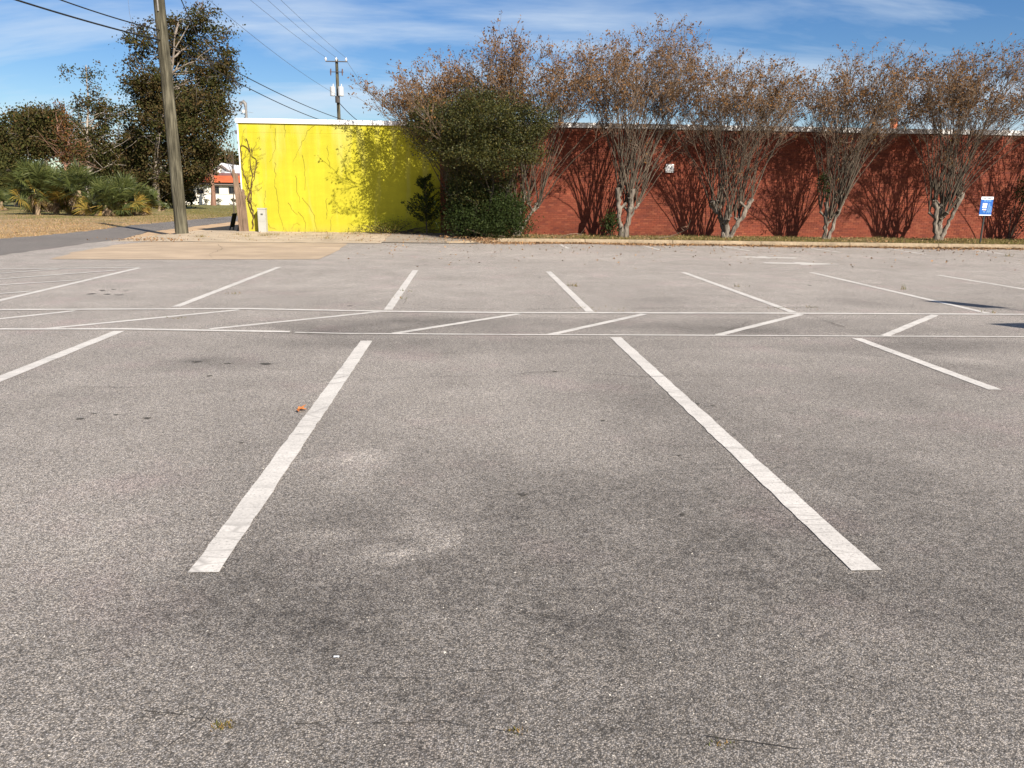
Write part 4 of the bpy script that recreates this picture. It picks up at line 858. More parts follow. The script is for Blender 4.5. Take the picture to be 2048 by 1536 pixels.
# a far wood that reads as one mass behind everything
rng = np.random.default_rng(70); bl_ = []
for px in range(-700, 520, 26): bl_.append(pblob(px, 378 - abs(rng.normal(0, 7)), 24, 22 + rng.uniform(0, 10), 175 + rng.uniform(-8, 8), 5))
for px in range(520, 3400, 40): bl_.append(pblob(px, 392 + (px - 520) * 0.012 - rng.uniform(0, 6), 34, 20 + rng.uniform(0, 8), 190, 5))
g = MB(); p, cs = cloud(rng, bl_, 26000, 1.0, 14); p = p[p[:, 2] > 0]; g.leaves(p, 1.0, rng, 0.7)
g.build('distant_wood', DKLEAF, kind='stuff', label='distant dark line of trees behind the lawn', category='woodland')
bush('roadside_bush', 'dark bush at the foot of the oak trunk', WY(345, 412, 88) * [1, 1, 0], [pblob(*a) for a in [(340, 400, 26, 12, 88), (365, 395, 24, 14, 90), (285, 402, 22, 12, 80)]], 2600, 0.3, DKLEAF, 58, clump=0.35, stems=8)

# palmettos
PALM = mat('palmetto_leaf', (0.07, 0.10, 0.03), 0.5, 0.4, island=[(0.032, 0.045, 0.012), (0.06, 0.075, 0.018), (0.10, 0.108, 0.028), (0.042, 0.055, 0.015)], transl=0.15)
PALMY = mat('palmetto_yellow', (0.3, 0.2, 0.03), 0.6, 0.3, island=[(0.24, 0.17, 0.03), (0.32, 0.20, 0.04), (0.17, 0.15, 0.03)], transl=0.15)
PALMD = mat('palmetto_dead', (0.32, 0.22, 0.13), 0.85, 0.1, island=[(0.22, 0.15, 0.09), (0.13, 0.085, 0.05), (0.30, 0.22, 0.14), (0.085, 0.05, 0.03)])
def fan(mb, c, d, pet, L, rng, mi, droop=0.2, nbl=20):
    d = unit(d); side = unit(np.cross(d, [0, 0, 1]) + rng.normal(0, 0.05, 3)); n0 = np.cross(side, d); ra = rng.uniform(-1.2, 1.2); side = unit(side * math.cos(ra) + n0 * math.sin(ra)); nrm = unit(np.cross(side, d)); hub = c + d * pet - np.array([0, 0, droop * pet * 0.3])
    mb.tube([c, (c + hub) / 2 + np.array([0, 0, 0.05]), hub], 0.016, 3, mi)
    for a in np.linspace(-1.85, 1.85, nbl):
        a += rng.normal(0, 0.03); bd = unit(d * math.cos(a) + side * math.sin(a) + nrm * (0.25 * abs(math.sin(a)) + 0.05)); l = L * (1 - 0.12 * abs(a)) * rng.uniform(0.88, 1.05)
        wv = unit(np.cross(bd, nrm) + nrm * rng.normal(0, 0.4)) * 0.034; mid = hub + bd * l * 0.55; tip = hub + bd * l - np.array([0, 0, droop * l * rng.uniform(0.5, 1.3)])
        mb.add([hub, mid + wv, tip, mid - wv], [(0, 1, 2, 3)], mi)
def palmetto(px, py, Y, H, R, n, seed, label, ndead=16, group=None):
    rng = np.random.default_rng(seed); c = WY(px, py, Y); c[2] = 0
    t = thing('palmetto', label, 'palm', (c[0], c[1], -0.03), group); g = MB(); h = MB()
    for s_ in range(max(2, int(R * 2.2))):
        o = c + np.array([rng.uniform(-1, 1) * R * 0.62, rng.uniform(-0.5, 0.5) * R, 0]); th = rng.uniform(0.16, 0.42) * H; top = o + np.array([rng.normal(0, 0.15), rng.normal(0, 0.1), th])
        MB().tube([o - [0, 0, 0.05], (o + top) / 2, top], [0.17, 0.15, 0.13], 7).build('trunk', PALMD, t)
        for k in range(int(n / max(2, int(R * 2.2)))):
            az = rng.uniform(0, 6.283); el = rng.uniform(-0.35, 1.45); d = np.array([math.cos(az) * math.cos(el), math.sin(az) * math.cos(el), math.sin(el)])
            fan(g, top, d, rng.uniform(0.4, 1.0) * H * 0.36, rng.uniform(0.75, 1.1) * H * 0.29, rng, (1 if (el < 0.15 and rng.random() < 0.5) else 0), 0.18)
        for k in range(ndead):
            az = rng.uniform(0, 6.283); el = rng.uniform(-1.45, -0.75); d = np.array([math.cos(az) * math.cos(el), math.sin(az) * math.cos(el), math.sin(el)])
            fan(g, top - [0, 0, 0.12], d, rng.uniform(0.25, 0.55), rng.uniform(0.5, 0.8), rng, 2 if rng.random() < 0.8 else 1, 0.5, 14)
    V = [v_ for v_ in g.v]
    for v_ in g.v: v_[:, 2] = np.maximum(v_[:, 2], 0.015 + 0.0 * v_[:, 2])
    g.build('fronds', [PALM, PALMY, PALMD], t); return t
PG = 'palmetto clump on the lawn'
palmetto(88, 424, 58, 4.4, 1.8, 140, 81, 'big palmetto clump with pale dead skirts at the road side of the bed', 11, PG)
palmetto(212, 424, 57, 4.2, 2.0, 170, 82, 'big palmetto clump with yellowing fronds nearest the oak trunk', 8, PG)
palmetto(150, 424, 59, 3.2, 0.9, 50, 83, 'low palmetto between the two big clumps', 6, PG)
palmetto(278, 422, 60, 2.5, 1.0, 46, 84, 'small young palmetto at the end of the bed by the oak', 3, PG)
palmetto(105, 415, 66, 5.0, 0.8, 22, 85, 'tall palmetto rising behind the clump with dead skirts', 6, PG)
palmetto(2, 408, 70, 2.3, 1.1, 26, 86, 'separate palmetto across the lawn near the dark trees', 6, PG)
palmetto(322, 418, 74, 1.2, 0.6, 18, 87, 'tiny palmetto right beside the oak trunk', 0, PG)

# lone bare trunk in front of the house, thin shrub stems
rng = np.random.default_rng(90)
bt0 = WY(427, 410, 118); bt0[2] = -0.03
bt = thing('bare_trunk', 'bare reddish tree trunk standing in front of the white house', 'tree', tuple(bt0)); h = MB()
P = [bt0, WY(426.5, 385, 118), WY(424, 360, 118), WY(423, 330, 118), WY(424, 322, 118)]; h.tube(P, [0.42, 0.30, 0.26, 0.24, 0.15], 8)
for e_ in [(440, 290), (432, 300), (418, 310), (446, 315)]: limb(h, P[-1], WY(*e_, 118), 0.08, 0.02, rng, 0.1, 7, 5)
h.build('trunk', mat('red_bark', (0.2, 0.11, 0.075)), bt, smooth=True)
g = MB(); p, cs = cloud(rng, [pblob(*a) for a in [(425, 300, 16, 14, 118), (410, 312, 12, 10, 118)]], 700, 0.5, 10); g.leaves(p, 0.28, rng, 0.6); g.build('crown', OAKLEAF, bt)
# thin dry twigs of a shrub showing beside the corner of the yellow building
tw = thing('dry_sapling', 'pinkish leafless sapling showing past the corner of the yellow building', 'sapling', tuple(WY(468, 430, 48) * [1, 1, 0])); h = MB(); g = MB(); b0 = np.array(WY(468, 430, 48)); b0[2] = 0
h0 = limb(h, b0, WY(467, 320, 48), 0.04, 0.02, rng, 0.06, 8, 5); lp = []
for k in range(26):
    e_ = WY(rng.uniform(440, 470), rng.uniform(270, 320), 48 + rng.normal(0, 0.4)); Q = limb(h, h0[rng.integers(5, 8)], e_, 0.012, 0.005, rng, 0.12, 6, 3); lp += [Q[-1] + rng.normal(0, 0.1, 3) for _ in range(4)]
g.leaves(np.array(lp), 0.10, rng, 0.5); h.build('trunk', SHOOT, tw); g.build('crown', RUST, tw)

# ------------------------------------------------------------------ white house beyond the lawn
HY = 124.0
hb0 = WY(375, 408, HY)
hs = thing('white_house', 'white house with red tiled eaves and small gable beyond the lawn', 'house', (hb0[0], HY, -0.03))
HW = mat('house_wall', (0.70, 0.655, 0.57), 0.8, 0.2, noise=(0.6, 0.05, 3)); HR = mat('house_tile', (0.36, 0.085, 0.035), 0.7, 0.2, noise=[((0.2, 1, 6), 0.12, 2), (1.5, 0.15, 3)]); HG = mat('house_fascia', (0.20, 0.16, 0.15), 0.8)
HRW = mat('house_roof_white', (0.58, 0.60, 0.63), 0.6, noise=((2, 0.3, 0.3), 0.1, 3)); GLS = mat('house_glass', (0.02, 0.024, 0.03), 0.08, 0.6)
def hx(px): return float(WY(px, 385, HY)[0])
def hz(py, px=440): return float(WY(px, py, HY)[2])
x0, x1 = hx(362), hx(530)
MB().box((x0, HY, -0.1), (x1, HY + 9, hz(365))).build('wall', HW, hs)
MB().box((x0 - 0.1, HY - 0.12, -0.1), (x1, HY - 0.001, hz(404.5))).build('plinth', HW, hs)
MB().box((x0 - 0.05, HY - 0.06, hz(388.6)), (x1, HY - 0.0015, hz(387.8))).build('sill_band', HW, hs)
MB().box((x0 - 0.5, HY - 0.55, hz(370)), (x1 + 0.4, HY - 0.002, hz(365.2))).build('fascia', HG, hs)
g = MB(); za, zb = hz(365), hz(351); g.add([(x0 - 0.9, HY - 0.85, za), (x1 + 0.5, HY - 0.85, za), (x1 + 0.5, HY - 0.2, zb), (x0 - 0.4, HY - 0.2, zb), (x0 - 0.9, HY + 9.5, za), (x1 + 0.5, HY + 9.5, za), (x1 + .5, HY + 9.0, zb), (x0 - .4, HY + 9.0, zb)], [(0, 1, 2, 3), (4, 7, 6, 5), (4, 0, 3, 7), (1, 5, 6, 2), (0, 4, 5, 1)]).build('tiled_eaves', HR, hs)
MB().box((x0 - 0.42, HY - 0.22, zb + 0.001), (x1 + 0.5, HY + 9.05, hz(345.8))).build('ridge_band', mat('band_mauve', (0.17, 0.085, 0.085), 0.8), hs)
# gable and white upper roof
ga, gl, gr_ = WY(444, 328, HY + 1), WY(423, 346, HY + 1), WY(467, 346, HY + 1); zb2 = hz(345.8) + 0.002
g = MB(); g.add([(gl[0], HY + 1, zb2), (gr_[0], HY + 1, zb2), (ga[0], HY + 1, ga[2] - 0.15)], [(0, 1, 2)]); gb = g.build('gable', HW, hs)
g = MB()
for s0, s1 in ((gl, ga), (ga, gr_)):
    a = np.array([s0[0], HY + 0.75, max(zb2, s0[2]) - 0.05]); b_ = np.array([s1[0], HY + 0.75, max(zb2, s1[2]) - 0.05])
    if s0 is gl: a[2] = zb2
    else: b_[2] = zb2
    o1 = np.array([0, 0, 0.2]); dd = np.array([0, 9.0, 0]); g.add([a, b_, b_ + o1, a + o1, a + dd, b_ + dd, b_ + o1 + dd, a + o1 + dd], [(0, 1, 2, 3), (3, 2, 6, 7), (0, 4, 5, 1), (1, 5, 6, 2), (4, 0, 3, 7)])
g.build('gable_roof', HRW, hs)
g = MB(); rz = WY(444, 328, HY + 5)[2]
g.add([(ga[0], HY + 3.6, ga[2] - 0.1), (hx(560), HY + 3.6, ga[2] - 0.1), (hx(560), HY + 0.3, zb2), (ga[0] + 0.5, HY + 0.3, zb2), (ga[0], HY + 8.5, zb2), (hx(560), HY + 8.5, zb2)], [(3, 2, 1, 0), (0, 1, 5, 4)]).build('upper_roof', HRW, hs)
for s0, s1 in ((gl, ga), (ga, gr_)):
    a = np.array([s0[0], HY + 0.72, s0[2]]); b_ = np.array([s1[0], HY + 0.72, s1[2]]); a[2] = zb2 if s0 is gl else s0[2] - 0.1; b_[2] = zb2 if s1 is gr_ else s1[2] - 0.1
    MB().tube([a - [0, .06, .1], b_ - [0, .06, .1]], 0.13, 4).build('barge_board', HG, hs)
gv = MB().box((hx(441), HY + 0.93, hz(345)), (hx(451), HY + 0.98, hz(338))).build('gable_vent', mat('vent_grey', (0.30, 0.30, 0.31), 0.7), hs)
def hwin(pxa, pya, pxb, pyb):
    a, b_, za_, zb_ = hx(pxa), hx(pxb), hz(pyb, pxa), hz(pya, pxa); fr = MB(); t_ = 0.09
    for bx in [((a, za_), (b_, za_ + t_)), ((a, zb_ - t_), (b_, zb_)), ((a, za_ + t_), (a + t_, zb_ - t_)), ((b_ - t_, za_ + t_), (b_, zb_ - t_)), (((a + b_) / 2 - 0.03, za_ + t_), ((a + b_) / 2 + 0.03, zb_ - t_))]: fr.box((bx[0][0], HY - 0.09, bx[0][1]), (bx[1][0], HY - 0.01, bx[1][1]))
    wdo = fr.build('window', mat('window_frame_dark', (0.06, 0.055, 0.05), 0.6), hs)
    MB().box((a + t_, HY - 0.05, za_ + t_), (b_ - t_, HY - 0.012, zb_ - t_)).build('pane', GLS, wdo)
hwin(427, 373, 439, 387); hwin(458, 374, 470.5, 387.5); hwin(394, 378, 408, 387); hwin(486, 374, 498, 387.5)
dr = MB().box((hx(373), HY - 0.1, 0.1), (hx(388), HY - 0.02, hz(377, 375))).build('door', mat('door_dark', (0.03, 0.032, 0.035), 0.5), hs)
for px in (412, 437, 468): bush('foundation_shrub', {412: 'dark shrub by the house wall under the half hidden window', 437: 'small round shrub by the house wall under the window beside the bare trunk', 468: 'small thin shrub by the house wall under the window by the yellow building'}[px], WY(px, 406, HY - 1.2) * [1, 1, 0], [pblob(px, 401, 5.5, 4.5, HY - 1.2)], 260, 0.16, DKLEAF, 300 + px, clump=0.12, stems=8)
# white cottage with orange roof glimpsed between the palmettos
cy_ = 92.0; ca, cb = WY(100, 380, cy_), WY(158, 380, cy_)
ct = thing('white_cottage', 'white cottage with orange roof glimpsed between the palmetto clumps', 'house', (ca[0], cy_, -0.03))
ez = float(WY(130, 361, cy_)[2]); rz = float(WY(130, 340, cy_)[2])
MB().box((ca[0], cy_, -0.1), (cb[0], cy_ + 6, ez)).build('wall', HW, ct)
g = MB(); g.add([(ca[0] - .3, cy_ - .4, ez), (cb[0] + .3, cy_ - .4, ez), (cb[0] - 0.8, cy_ + 3, rz), (ca[0] + .8, cy_ + 3, rz), (ca[0] - .3, cy_ + 6.4, ez), (cb[0] + .3, cy_ + 6.4, ez)], [(0, 1, 2, 3), (5, 4, 3, 2), (0, 4, 5, 1)]); g.add([(ca[0] - .3, cy_ - .4, ez), (ca[0] + .8, cy_ + 3, rz), (ca[0] - .3, cy_ + 6.4, ez), (cb[0] + .3, cy_ - .4, ez), (cb[0] + .3, cy_ + 6.4, ez), (cb[0] - .8, cy_ + 3, rz)], [(0, 1, 2), (3, 4, 5)])
g.build('roof', mat('orange_tile', (0.45, 0.13, 0.04), 0.7, noise=((0.3, 1, 5), 0.15, 2)), ct)
MB().box((hx(0) * 0 + WY(112, 380, cy_)[0], cy_ - 0.06, 0.9), (WY(122, 380, cy_)[0], cy_ - 0.005, 2.0)).build('window', GLS, ct)

# ------------------------------------------------------------------ utility poles and wires
POLE = mat('pole_wood', (0.088, 0.079, 0.055), 0.95, 0.1, noise=[((22, 22, 1.4), 0.6, 5), ((9, 9, 0.8), 0.5, 3), (1.5, 0.25, 4)], bump=((26, 26, 1.5), 1.0, 0.05))
pb = G(364, 468, 0.10); pt_ = WY(318, 0, pb[1]); ax_ = unit(pt_ - pb); PT = pb + ax_ * ((11.3 - pb[2]) / ax_[2])
np_ = thing('utility_pole', 'leaning weathered wooden utility pole at the road corner', 'utility pole', tuple(pb))
s_ = np.linspace(0, 1, 14); MB().tube(pb - ax_ * 0.15 + np.outer(s_, PT - pb + ax_ * 0.15), np.interp(s_, [0, 0.04, 1], [0.235, 0.22, 0.165]), 20, cap=True).build('pole', POLE, np_, smooth=True)
ca_dir = unit([0.75, 0.66, 0]); MB().tube([PT - ca_dir * 1.2 - [0, 0, .35], PT + ca_dir * 1.2 - [0, 0, .35]], 0.06, 4, cap=True).build('crossarm', POLE, np_)
INS = mat('insulator_grey', (0.33, 0.31, 0.30), 0.4, 0.5)
npi = []
for u in (-1.1, 0.25, 1.1):
    q = PT + ca_dir * u - [0, 0, .29]; npi.append(q + [0, 0, 0.22]); MB().tube([q, q + [0, 0, .1], q + [0, 0, .22]], [0.03, 0.07, 0.03], 8, cap=True).build('insulator', INS, np_)
k1 = WY(315, 6, pb[1] - 0.2); MB().tube([k1 - [0, 0, .25], k1 + [0, 0, 1.4]], 0.03, 6).build('conduit', PIPE, np_)
fp = WY(673, 118, 62.0)
fpl = thing('utility_pole', 'far utility pole with transformers rising behind the yellow building', 'utility pole', (fp[0], 62.0, -0.03))
ft0 = np.array([fp[0] + 0.05, 62, -0.1]); ft1 = np.array([fp[0], 62, fp[2]])
MB().tube([ft0, (ft0 + ft1) / 2, ft1], [0.16, 0.135, 0.105], 12, cap=True).build('pole', POLE, fpl, smooth=True)
def fz(py): return float(WY(673, py, 62)[2])
MB().box((fp[0] - 0.78, 61.78, fz(124.6)), (fp[0] + 0.82, 61.88, fz(123))).build('crossarm', mat('arm_dark', (0.06, 0.05, 0.045), 0.8), fpl)
fpi = []
for u in (-0.76, -0.98, 0.72, 0.5, 0.0):
    q = np.array([fp[0] + u, 61.83, fz(123)]); fpi.append(q + [0, 0, .25])
    MB().tube([q, q + [0, 0, .12], q + [0, 0, .26]], [0.03, 0.085, 0.03], 8, cap=True).build('insulator', mat('insulator_white', (0.6, 0.58, 0.56), 0.4, 0.5), fpl) if u not in (-0.98, 0.5) else None
MB().box((fp[0] - 0.45, 61.80, fz(145.3)), (fp[0] + 0.5, 61.86, fz(144))).build('crossarm', MATS['arm_dark'], fpl)
for u in (-0.42, 0.42):
    q = np.array([fp[0] + u, 61.75, fz(145)]); MB().tube([q + [0, 0, -.25], q, q + [0.02, 0, .22]], [0.03, 0.06, 0.045], 6, cap=True).build('cutout_fuse', mat('fuse_brown', (0.10, 0.06, 0.05), 0.5), fpl)
for u, rr in ((-0.33, 0.185), (0.27, 0.21)):
    q = np.array([fp[0] + u, 61.72, 0]); z0, z1 = fz(193), fz(174.5)
    tk = MB().tube([q + [0, 0, z0], q + [0, 0, z0 + .03], q + [0, 0, z1 - .04], q + [0, 0, z1]], [rr * .93, rr, rr, rr * .9], 14, cap=True).build('transformer', mat('tank_grey', (0.42, 0.43, 0.44), 0.45, 0.4), fpl)
    MB().tube([q + [0.06, 0, z1], q + [0.06, 0, z1 + .2]], [0.04, 0.025], 6, cap=True).build('bushing', MATS['insulator_white'], fpl)
MB().tube([(fp[0], 61.80, fz(206)), (fp[0], 61.80, fz(193))], 0.17, 8).build('bracket', MATS['arm_dark'], fpl)
WIRE = mat('wire_black', (0.015, 0.015, 0.016), 0.5, 0.3)
WIREL = mat('wire_grey', (0.16, 0.16, 0.17), 0.5, 0.3)
def wire(a, b_, sag, r, label, m_=WIRE, n=28, name='overhead_wire', grp='overhead wires'):
    a, b_ = np.array(a, float), np.array(b_, float); s = np.linspace(0, 1, n); P = a + np.outer(s, b_ - a); P[:, 2] -= sag * 4 * s * (1 - s)
    o = MB().tube(P, r, 4).build(name, m_); o['label'] = label; o['category'] = 'wire'; o['group'] = grp; return o
at1 = WY(327, 82, pb[1]); at2 = WY(326, 62, pb[1])
def extrap(px, py, att, k=1.6):
    """point on the ray of the pixel at the height of the attachment"""
    d = ray(px, py); t_ = (att[2] - CAMH) / d[2]; p = d * t_; p[2] += CAMH; p = np.array(p); return att + (p - att) * k
wire(at1, extrap(56, 0, at1), 0.10, 0.026, 'thick black cable running from the leaning pole over the near end of the road')
wire(at2, extrap(141, 0, at2), 0.10, 0.020, 'thinner black cable running from the leaning pole over the near end of the road')
wire(at1, (fp[0] + 0.2, 62, 6.6), 0.35, 0.022, 'lower black cable from the leaning pole to behind the yellow building')
wire(at2, (fp[0] + 0.6, 62, 7.0), 0.30, 0.022, 'upper black cable from the leaning pole to behind the yellow building')
for i, (q, e_) in enumerate(zip(npi, (fpi[0], fpi[4], fpi[2]))): wire(q, e_, 0.25, 0.011, ['thin grey line to the outer insulator of the far pole', 'thin grey line to the top of the far pole', 'thin grey line to the inner insulator of the far pole'][i], WIREL)
wire(PT - [0, 0, 1.9], (fp[0] - 0.1, 61.9, fz(189)), 0.35, 0.011, 'thin grey neutral line down to the transformers', WIREL)
wh = np.array([mb_[0] - 0.2, mb_[1], mt_[2] + 0.03])
sd_ = WY(458, 195, WALL_Y + 0.6)
wire(PT + ax_ * -1.2, sd_, 0.30, 0.018, 'black service cable dropping from the leaning pole to the yellow building')
P = [sd_, WY(463, 212, WALL_Y + .6), WY(470, 222, WALL_Y + .6), WY(478, 222, WALL_Y + .6), WY(484, 212, WALL_Y + .6), wh]
o = MB().tube(P, 0.022, 5).build('drip_loop', WIRE, smooth=True); o['label'] = 'black drip loop cable at the weatherhead of the yellow building'; o['category'] = 'wire'
wire((fp[0] + 0.1, 61.9, fz(206)), WY(760, 268, 50), 0.25, 0.030, 'thick service bundle dropping from the far pole behind the yellow roof')
wire((fp[0] + 0.75, 61.9, fz(122)), WY(900, 420, 120), 0.3, 0.012, 'thin grey line leaving the far pole away over the roofs', WIREL)

# ------------------------------------------------------------------ blue sign, and two posted signs at the right of the lot
BLUE = mat('sign_blue', (0.012, 0.095, 0.36), 0.4, 0.4, noise=(6, 0.15, 3)); SWHITE = mat('sign_white', (0.72, 0.74, 0.76), 0.5, 0.3); SBLK = mat('post_dark', (0.02, 0.022, 0.02), 0.6, 0.3); SLB = mat('sign_pale_blue', (0.22, 0.42, 0.68), 0.5); SRED = mat('sign_brown', (0.20, 0.05, 0.04), 0.5)
sb0 = G(1960, 486.5, 0.15); SY = float(sb0[1])
sg = thing('parking_sign', 'blue and white parking information sign on a dark post in the planting strip', 'sign', (sb0[0], SY, 0.14))
za_ = float(WY(1968, 431, SY)[2]); zb_ = float(WY(1972, 393.5, SY)[2]); xa_ = float(WY(1957.5, 431, SY)[0]); cxs = float(sb0[0]); wd = float(WY(1981.5, 431, SY)[0] - xa_)
MB().box((cxs - 0.025, SY - 0.02, 0.05), (cxs + 0.025, SY + 0.02, zb_ - 0.05)).build('post', SBLK, sg)
xa_ = cxs - wd / 2; H_ = zb_ - za_; y0 = SY - 0.045
pn = MB().box((xa_, y0, za_), (xa_ + wd, y0 + 0.02, zb_)).build('panel', BLUE, sg)
def rect(u0, v0, u1, v1, m_, nm='print', dz=0.002):
    MB().add([(xa_ + u0 * wd, y0 - dz, za_ + v0 * H_), (xa_ + u1 * wd, y0 - dz, za_ + v0 * H_), (xa_ + u1 * wd, y0 - dz, za_ + v1 * H_), (xa_ + u0 * wd, y0 - dz, za_ + v1 * H_)], [(0, 1, 2, 3)]).build(nm, m_, pn)
rect(0, 0.85, 1, 1, SWHITE); rect(0, 0, 1, 0.045, SWHITE)
for u0, u1 in ((0.2, 0.38), (0.42, 0.5), (0.54, 0.78)): rect(u0, 0.90, u1, 0.95, SBLK, 'lettering', 0.004)
for u0, u1 in ((0.25, 0.42), (0.46, 0.62), (0.66, 0.84)): rect(u0, 0.76, u1, 0.80, SLB, 'lettering', 0.004)
for u0, u1, v0, v1 in ((0.18, 0.29, 0.53, 0.66), (0.31, 0.42, 0.53, 0.66), (0.44, 0.55, 0.53, 0.66), (0.18, 0.28, 0.40, 0.50), (0.30, 0.40, 0.40, 0.50), (0.42, 0.54, 0.40, 0.50)): rect(u0, v0, u1, v1, SWHITE, 'lettering', 0.004)
rect(0.20, 0.29, 0.52, 0.35, SWHITE, 'lettering', 0.004); rect(0.34, 0.25, 0.48, 0.28, SRED, 'lettering', 0.004); rect(0.28, 0.18, 0.46, 0.21, SLB, 'lettering', 0.004)
for k in range(7):
    a = np.array([0.58 + 0.05 * k, 0.12 + 0.03 * (k % 3)]); MB().tube([(xa_ + a[0] * wd, y0 - 0.004, za_ + a[1] * H_), (xa_ + (a[0] + 0.10) * wd, y0 - 0.004, za_ + (a[1] + 0.55 - 0.05 * k) * H_)], 0.006, 3).build('map_line', SLB, pn)
# two sign posts just past the right edge; only shadows show; the second is added, standing in for a car
def post_sign(tip_px, h, wb, hb_, rot, label):
    tip = G(*tip_px); d = np.array([sd.x, sd.y]) / math.hypot(sd.x, sd.y); base = tip[:2] + d * (h / math.tan(SUN_EL))
    t = thing('parking_sign', label, 'sign', (base[0], base[1], 0)); MB().tube([(base[0], base[1], -0.05), (base[0], base[1], h - 0.02)], 0.022, 6, cap=True).build('post', SBLK, t)
    c, s = math.cos(rot), math.sin(rot); V = []
    for yy_ in (-0.035, -0.024):
        for u, v_ in ((-wb / 2, h - hb_), (wb / 2, h - hb_), (wb / 2, h), (-wb / 2, h)): V.append((base[0] + c * u - s * yy_, base[1] + s * u + c * yy_, v_))
    MB().add(V, [(0, 1, 2, 3), (7, 6, 5, 4), (0, 4, 5, 1), (1, 5, 6, 2), (2, 6, 7, 3), (3, 7, 4, 0)]).build('panel', BLUE, t)
post_sign((1866, 601.5), 2.1, 0.42, 0.62, 0.0, 'posted sign at the lot side whose slanting shadow crosses the far stall line')
post_sign((2010, 646), 2.0, 0.60, 0.75, 0.15, 'added sign standing in for an unseen car whose shadow falls between the double lines')

# ------------------------------------------------------------------ grass, litter, small things
GRS = mat('strip_grass', (0.12, 0.12, 0.03), 0.8, 0.15, island=[(0.10, 0.11, 0.025), (0.20, 0.155, 0.055), (0.075, 0.09, 0.02), (0.27, 0.19, 0.085), (0.14, 0.13, 0.035)], transl=0.2)
def blades(mb, base, rng, L=0.09, w_=0.012, mi=0):
    n = len(base); a = np.c_[rng.normal(0, 0.45, n), rng.normal(0, 0.45, n), np.ones(n)]; a /= np.linalg.norm(a, axis=1)[:, None]; th = rng.uniform(0, PI, n); s = np.c_[np.cos(th), np.sin(th), np.zeros(n)] * w_ / 2
    l = (L * rng.uniform(0.4, 1.4, n))[:, None]; v = np.stack([base - s, base + s, base + a * l], 1).reshape(-1, 3); mb.add(v, np.arange(3 * n).reshape(-1, 3), mi)
rng = np.random.default_rng(111); n = 26000
xx = rng.uniform(0.6, 24, n); tt = rng.beta(0.9, 1.3, n); yk = np.interp(xx, [0.2, 4.2, 8.7, 14.8, 19.1, 45], [27.25, 27.22, 26.92, 26.42, 26.18, 25.0]) + 0.17
keep = (np.sin(xx * 1.7) + np.sin(xx * 0.6 + 2) + rng.normal(0, 0.9, n)) > -0.9; keep &= ~((xx < 4) & (rng.random(n) < 0.6))
B = np.c_[xx, yk + tt * (WALL_Y - 0.1 - yk), np.full(n, 0.14)][keep]
g = MB(); blades(g, B, rng, 0.10, 0.014); g.build('grass', GRS, kind='stuff', label='thin grass growing in the planting strip behind the kerb', category='grass')
rl = np.random.default_rng(112); n = 60000; yl = 20 + 75 * rl.random(n) ** 1.5; xlawn = np.interp(yl, *zip(*ledge)) - 0.05 - rl.exponential(9, n)
kl = (np.sin(xlawn * 0.9 + yl * 0.5) + np.sin(yl * 1.1) + rl.normal(0, 1, n)) > -0.6
LAWNB = mat('lawn_blades', (0.2, 0.17, 0.06), 0.85, 0.1, island=[(0.30, 0.19, 0.10), (0.20, 0.14, 0.06), (0.38, 0.26, 0.15), (0.16, 0.12, 0.05), (0.28, 0.14, 0.07)])
g = MB(); gl_ = yl + 0.8 * np.abs(xlawn + 15) * 0 + rl.normal(0, 7, n) > 50; bl0 = np.c_[xlawn, yl, np.full(n, -0.03)]; blades(g, bl0[kl & ~gl_], rl, 0.055, 0.035); blades(g, bl0[kl & gl_], rl, 0.07, 0.04, 1); g.build('lawn_grass', [LAWNB, GRS], kind='stuff', label='dry straw coloured grass on the verge across the road', category='grass')
LIT = mat('leaf_litter', (0.3, 0.15, 0.06), 0.85, 0.1, island=[(0.24, 0.14, 0.075), (0.17, 0.09, 0.045), (0.32, 0.21, 0.12), (0.11, 0.065, 0.035), (0.34, 0.18, 0.07)])
g = MB(); n = 16000; xx = rng.uniform(0.5, 22, n); yk = np.interp(xx, [0.2, 4.2, 8.7, 14.8, 19.1, 45], [27.25, 27.22, 26.92, 26.42, 26.18, 25.0]); dd = rng.exponential(0.16, n) * (1 + 0.6 * np.sin(xx * 1.3))
p1 = np.c_[xx, yk - 0.02 - np.abs(dd), np.full(n, 0.012)]
n = 5000; xx = rng.uniform(-1, 22, n); yk = np.interp(xx, [0.2, 4.2, 8.7, 14.8, 19.1, 45], [27.25, 27.22, 26.92, 26.42, 26.18, 25.0]); p2 = np.c_[xx, yk + 0.17 + rng.uniform(0, 1, n) * (WALL_Y - yk - 0.25), np.full(n, 0.165)]
c_ = G(967, 487); p3 = np.c_[rng.normal(c_[0], 0.24, 700), rng.normal(c_[1] + 0.3, 0.22, 700), rng.uniform(0.02, 0.16, 700)]
n = 1300; p4 = np.c_[rng.uniform(-3, 20, n), rng.uniform(17, 26.5, n), np.full(n, 0.012)]; p4 = p4[rng.random(n) < (p4[:, 1] - 16) / 11]
n = 1500; y_ = rng.uniform(26.6, 30.5, n); p5 = np.c_[rng.uniform(-11, 0.3, n), y_, np.interp(y_, [26.4, 30.6, 34], [0.022, 0.18, 0.18])]; p5 = p5[rng.random(len(p5)) < np.interp(p5[:, 0], [-11, -5, 0], [0.1, 0.3, 1])]
c_ = G(330, 475); p6 = np.c_[rng.normal(c_[0] + 0.3, 0.7, 260), rng.normal(26.7, 0.35, 260), np.full(260, 0.05)]
g.leaves(np.vstack([p1, p2, p3, p4, p5, p6]), 0.055, rng, 0.7, up=-0.02); 
for v_ in g.v: pass
g.build('leaf_litter', LIT, kind='stuff', label='brown fallen leaves drifted along the kerb and wall', category='leaves')
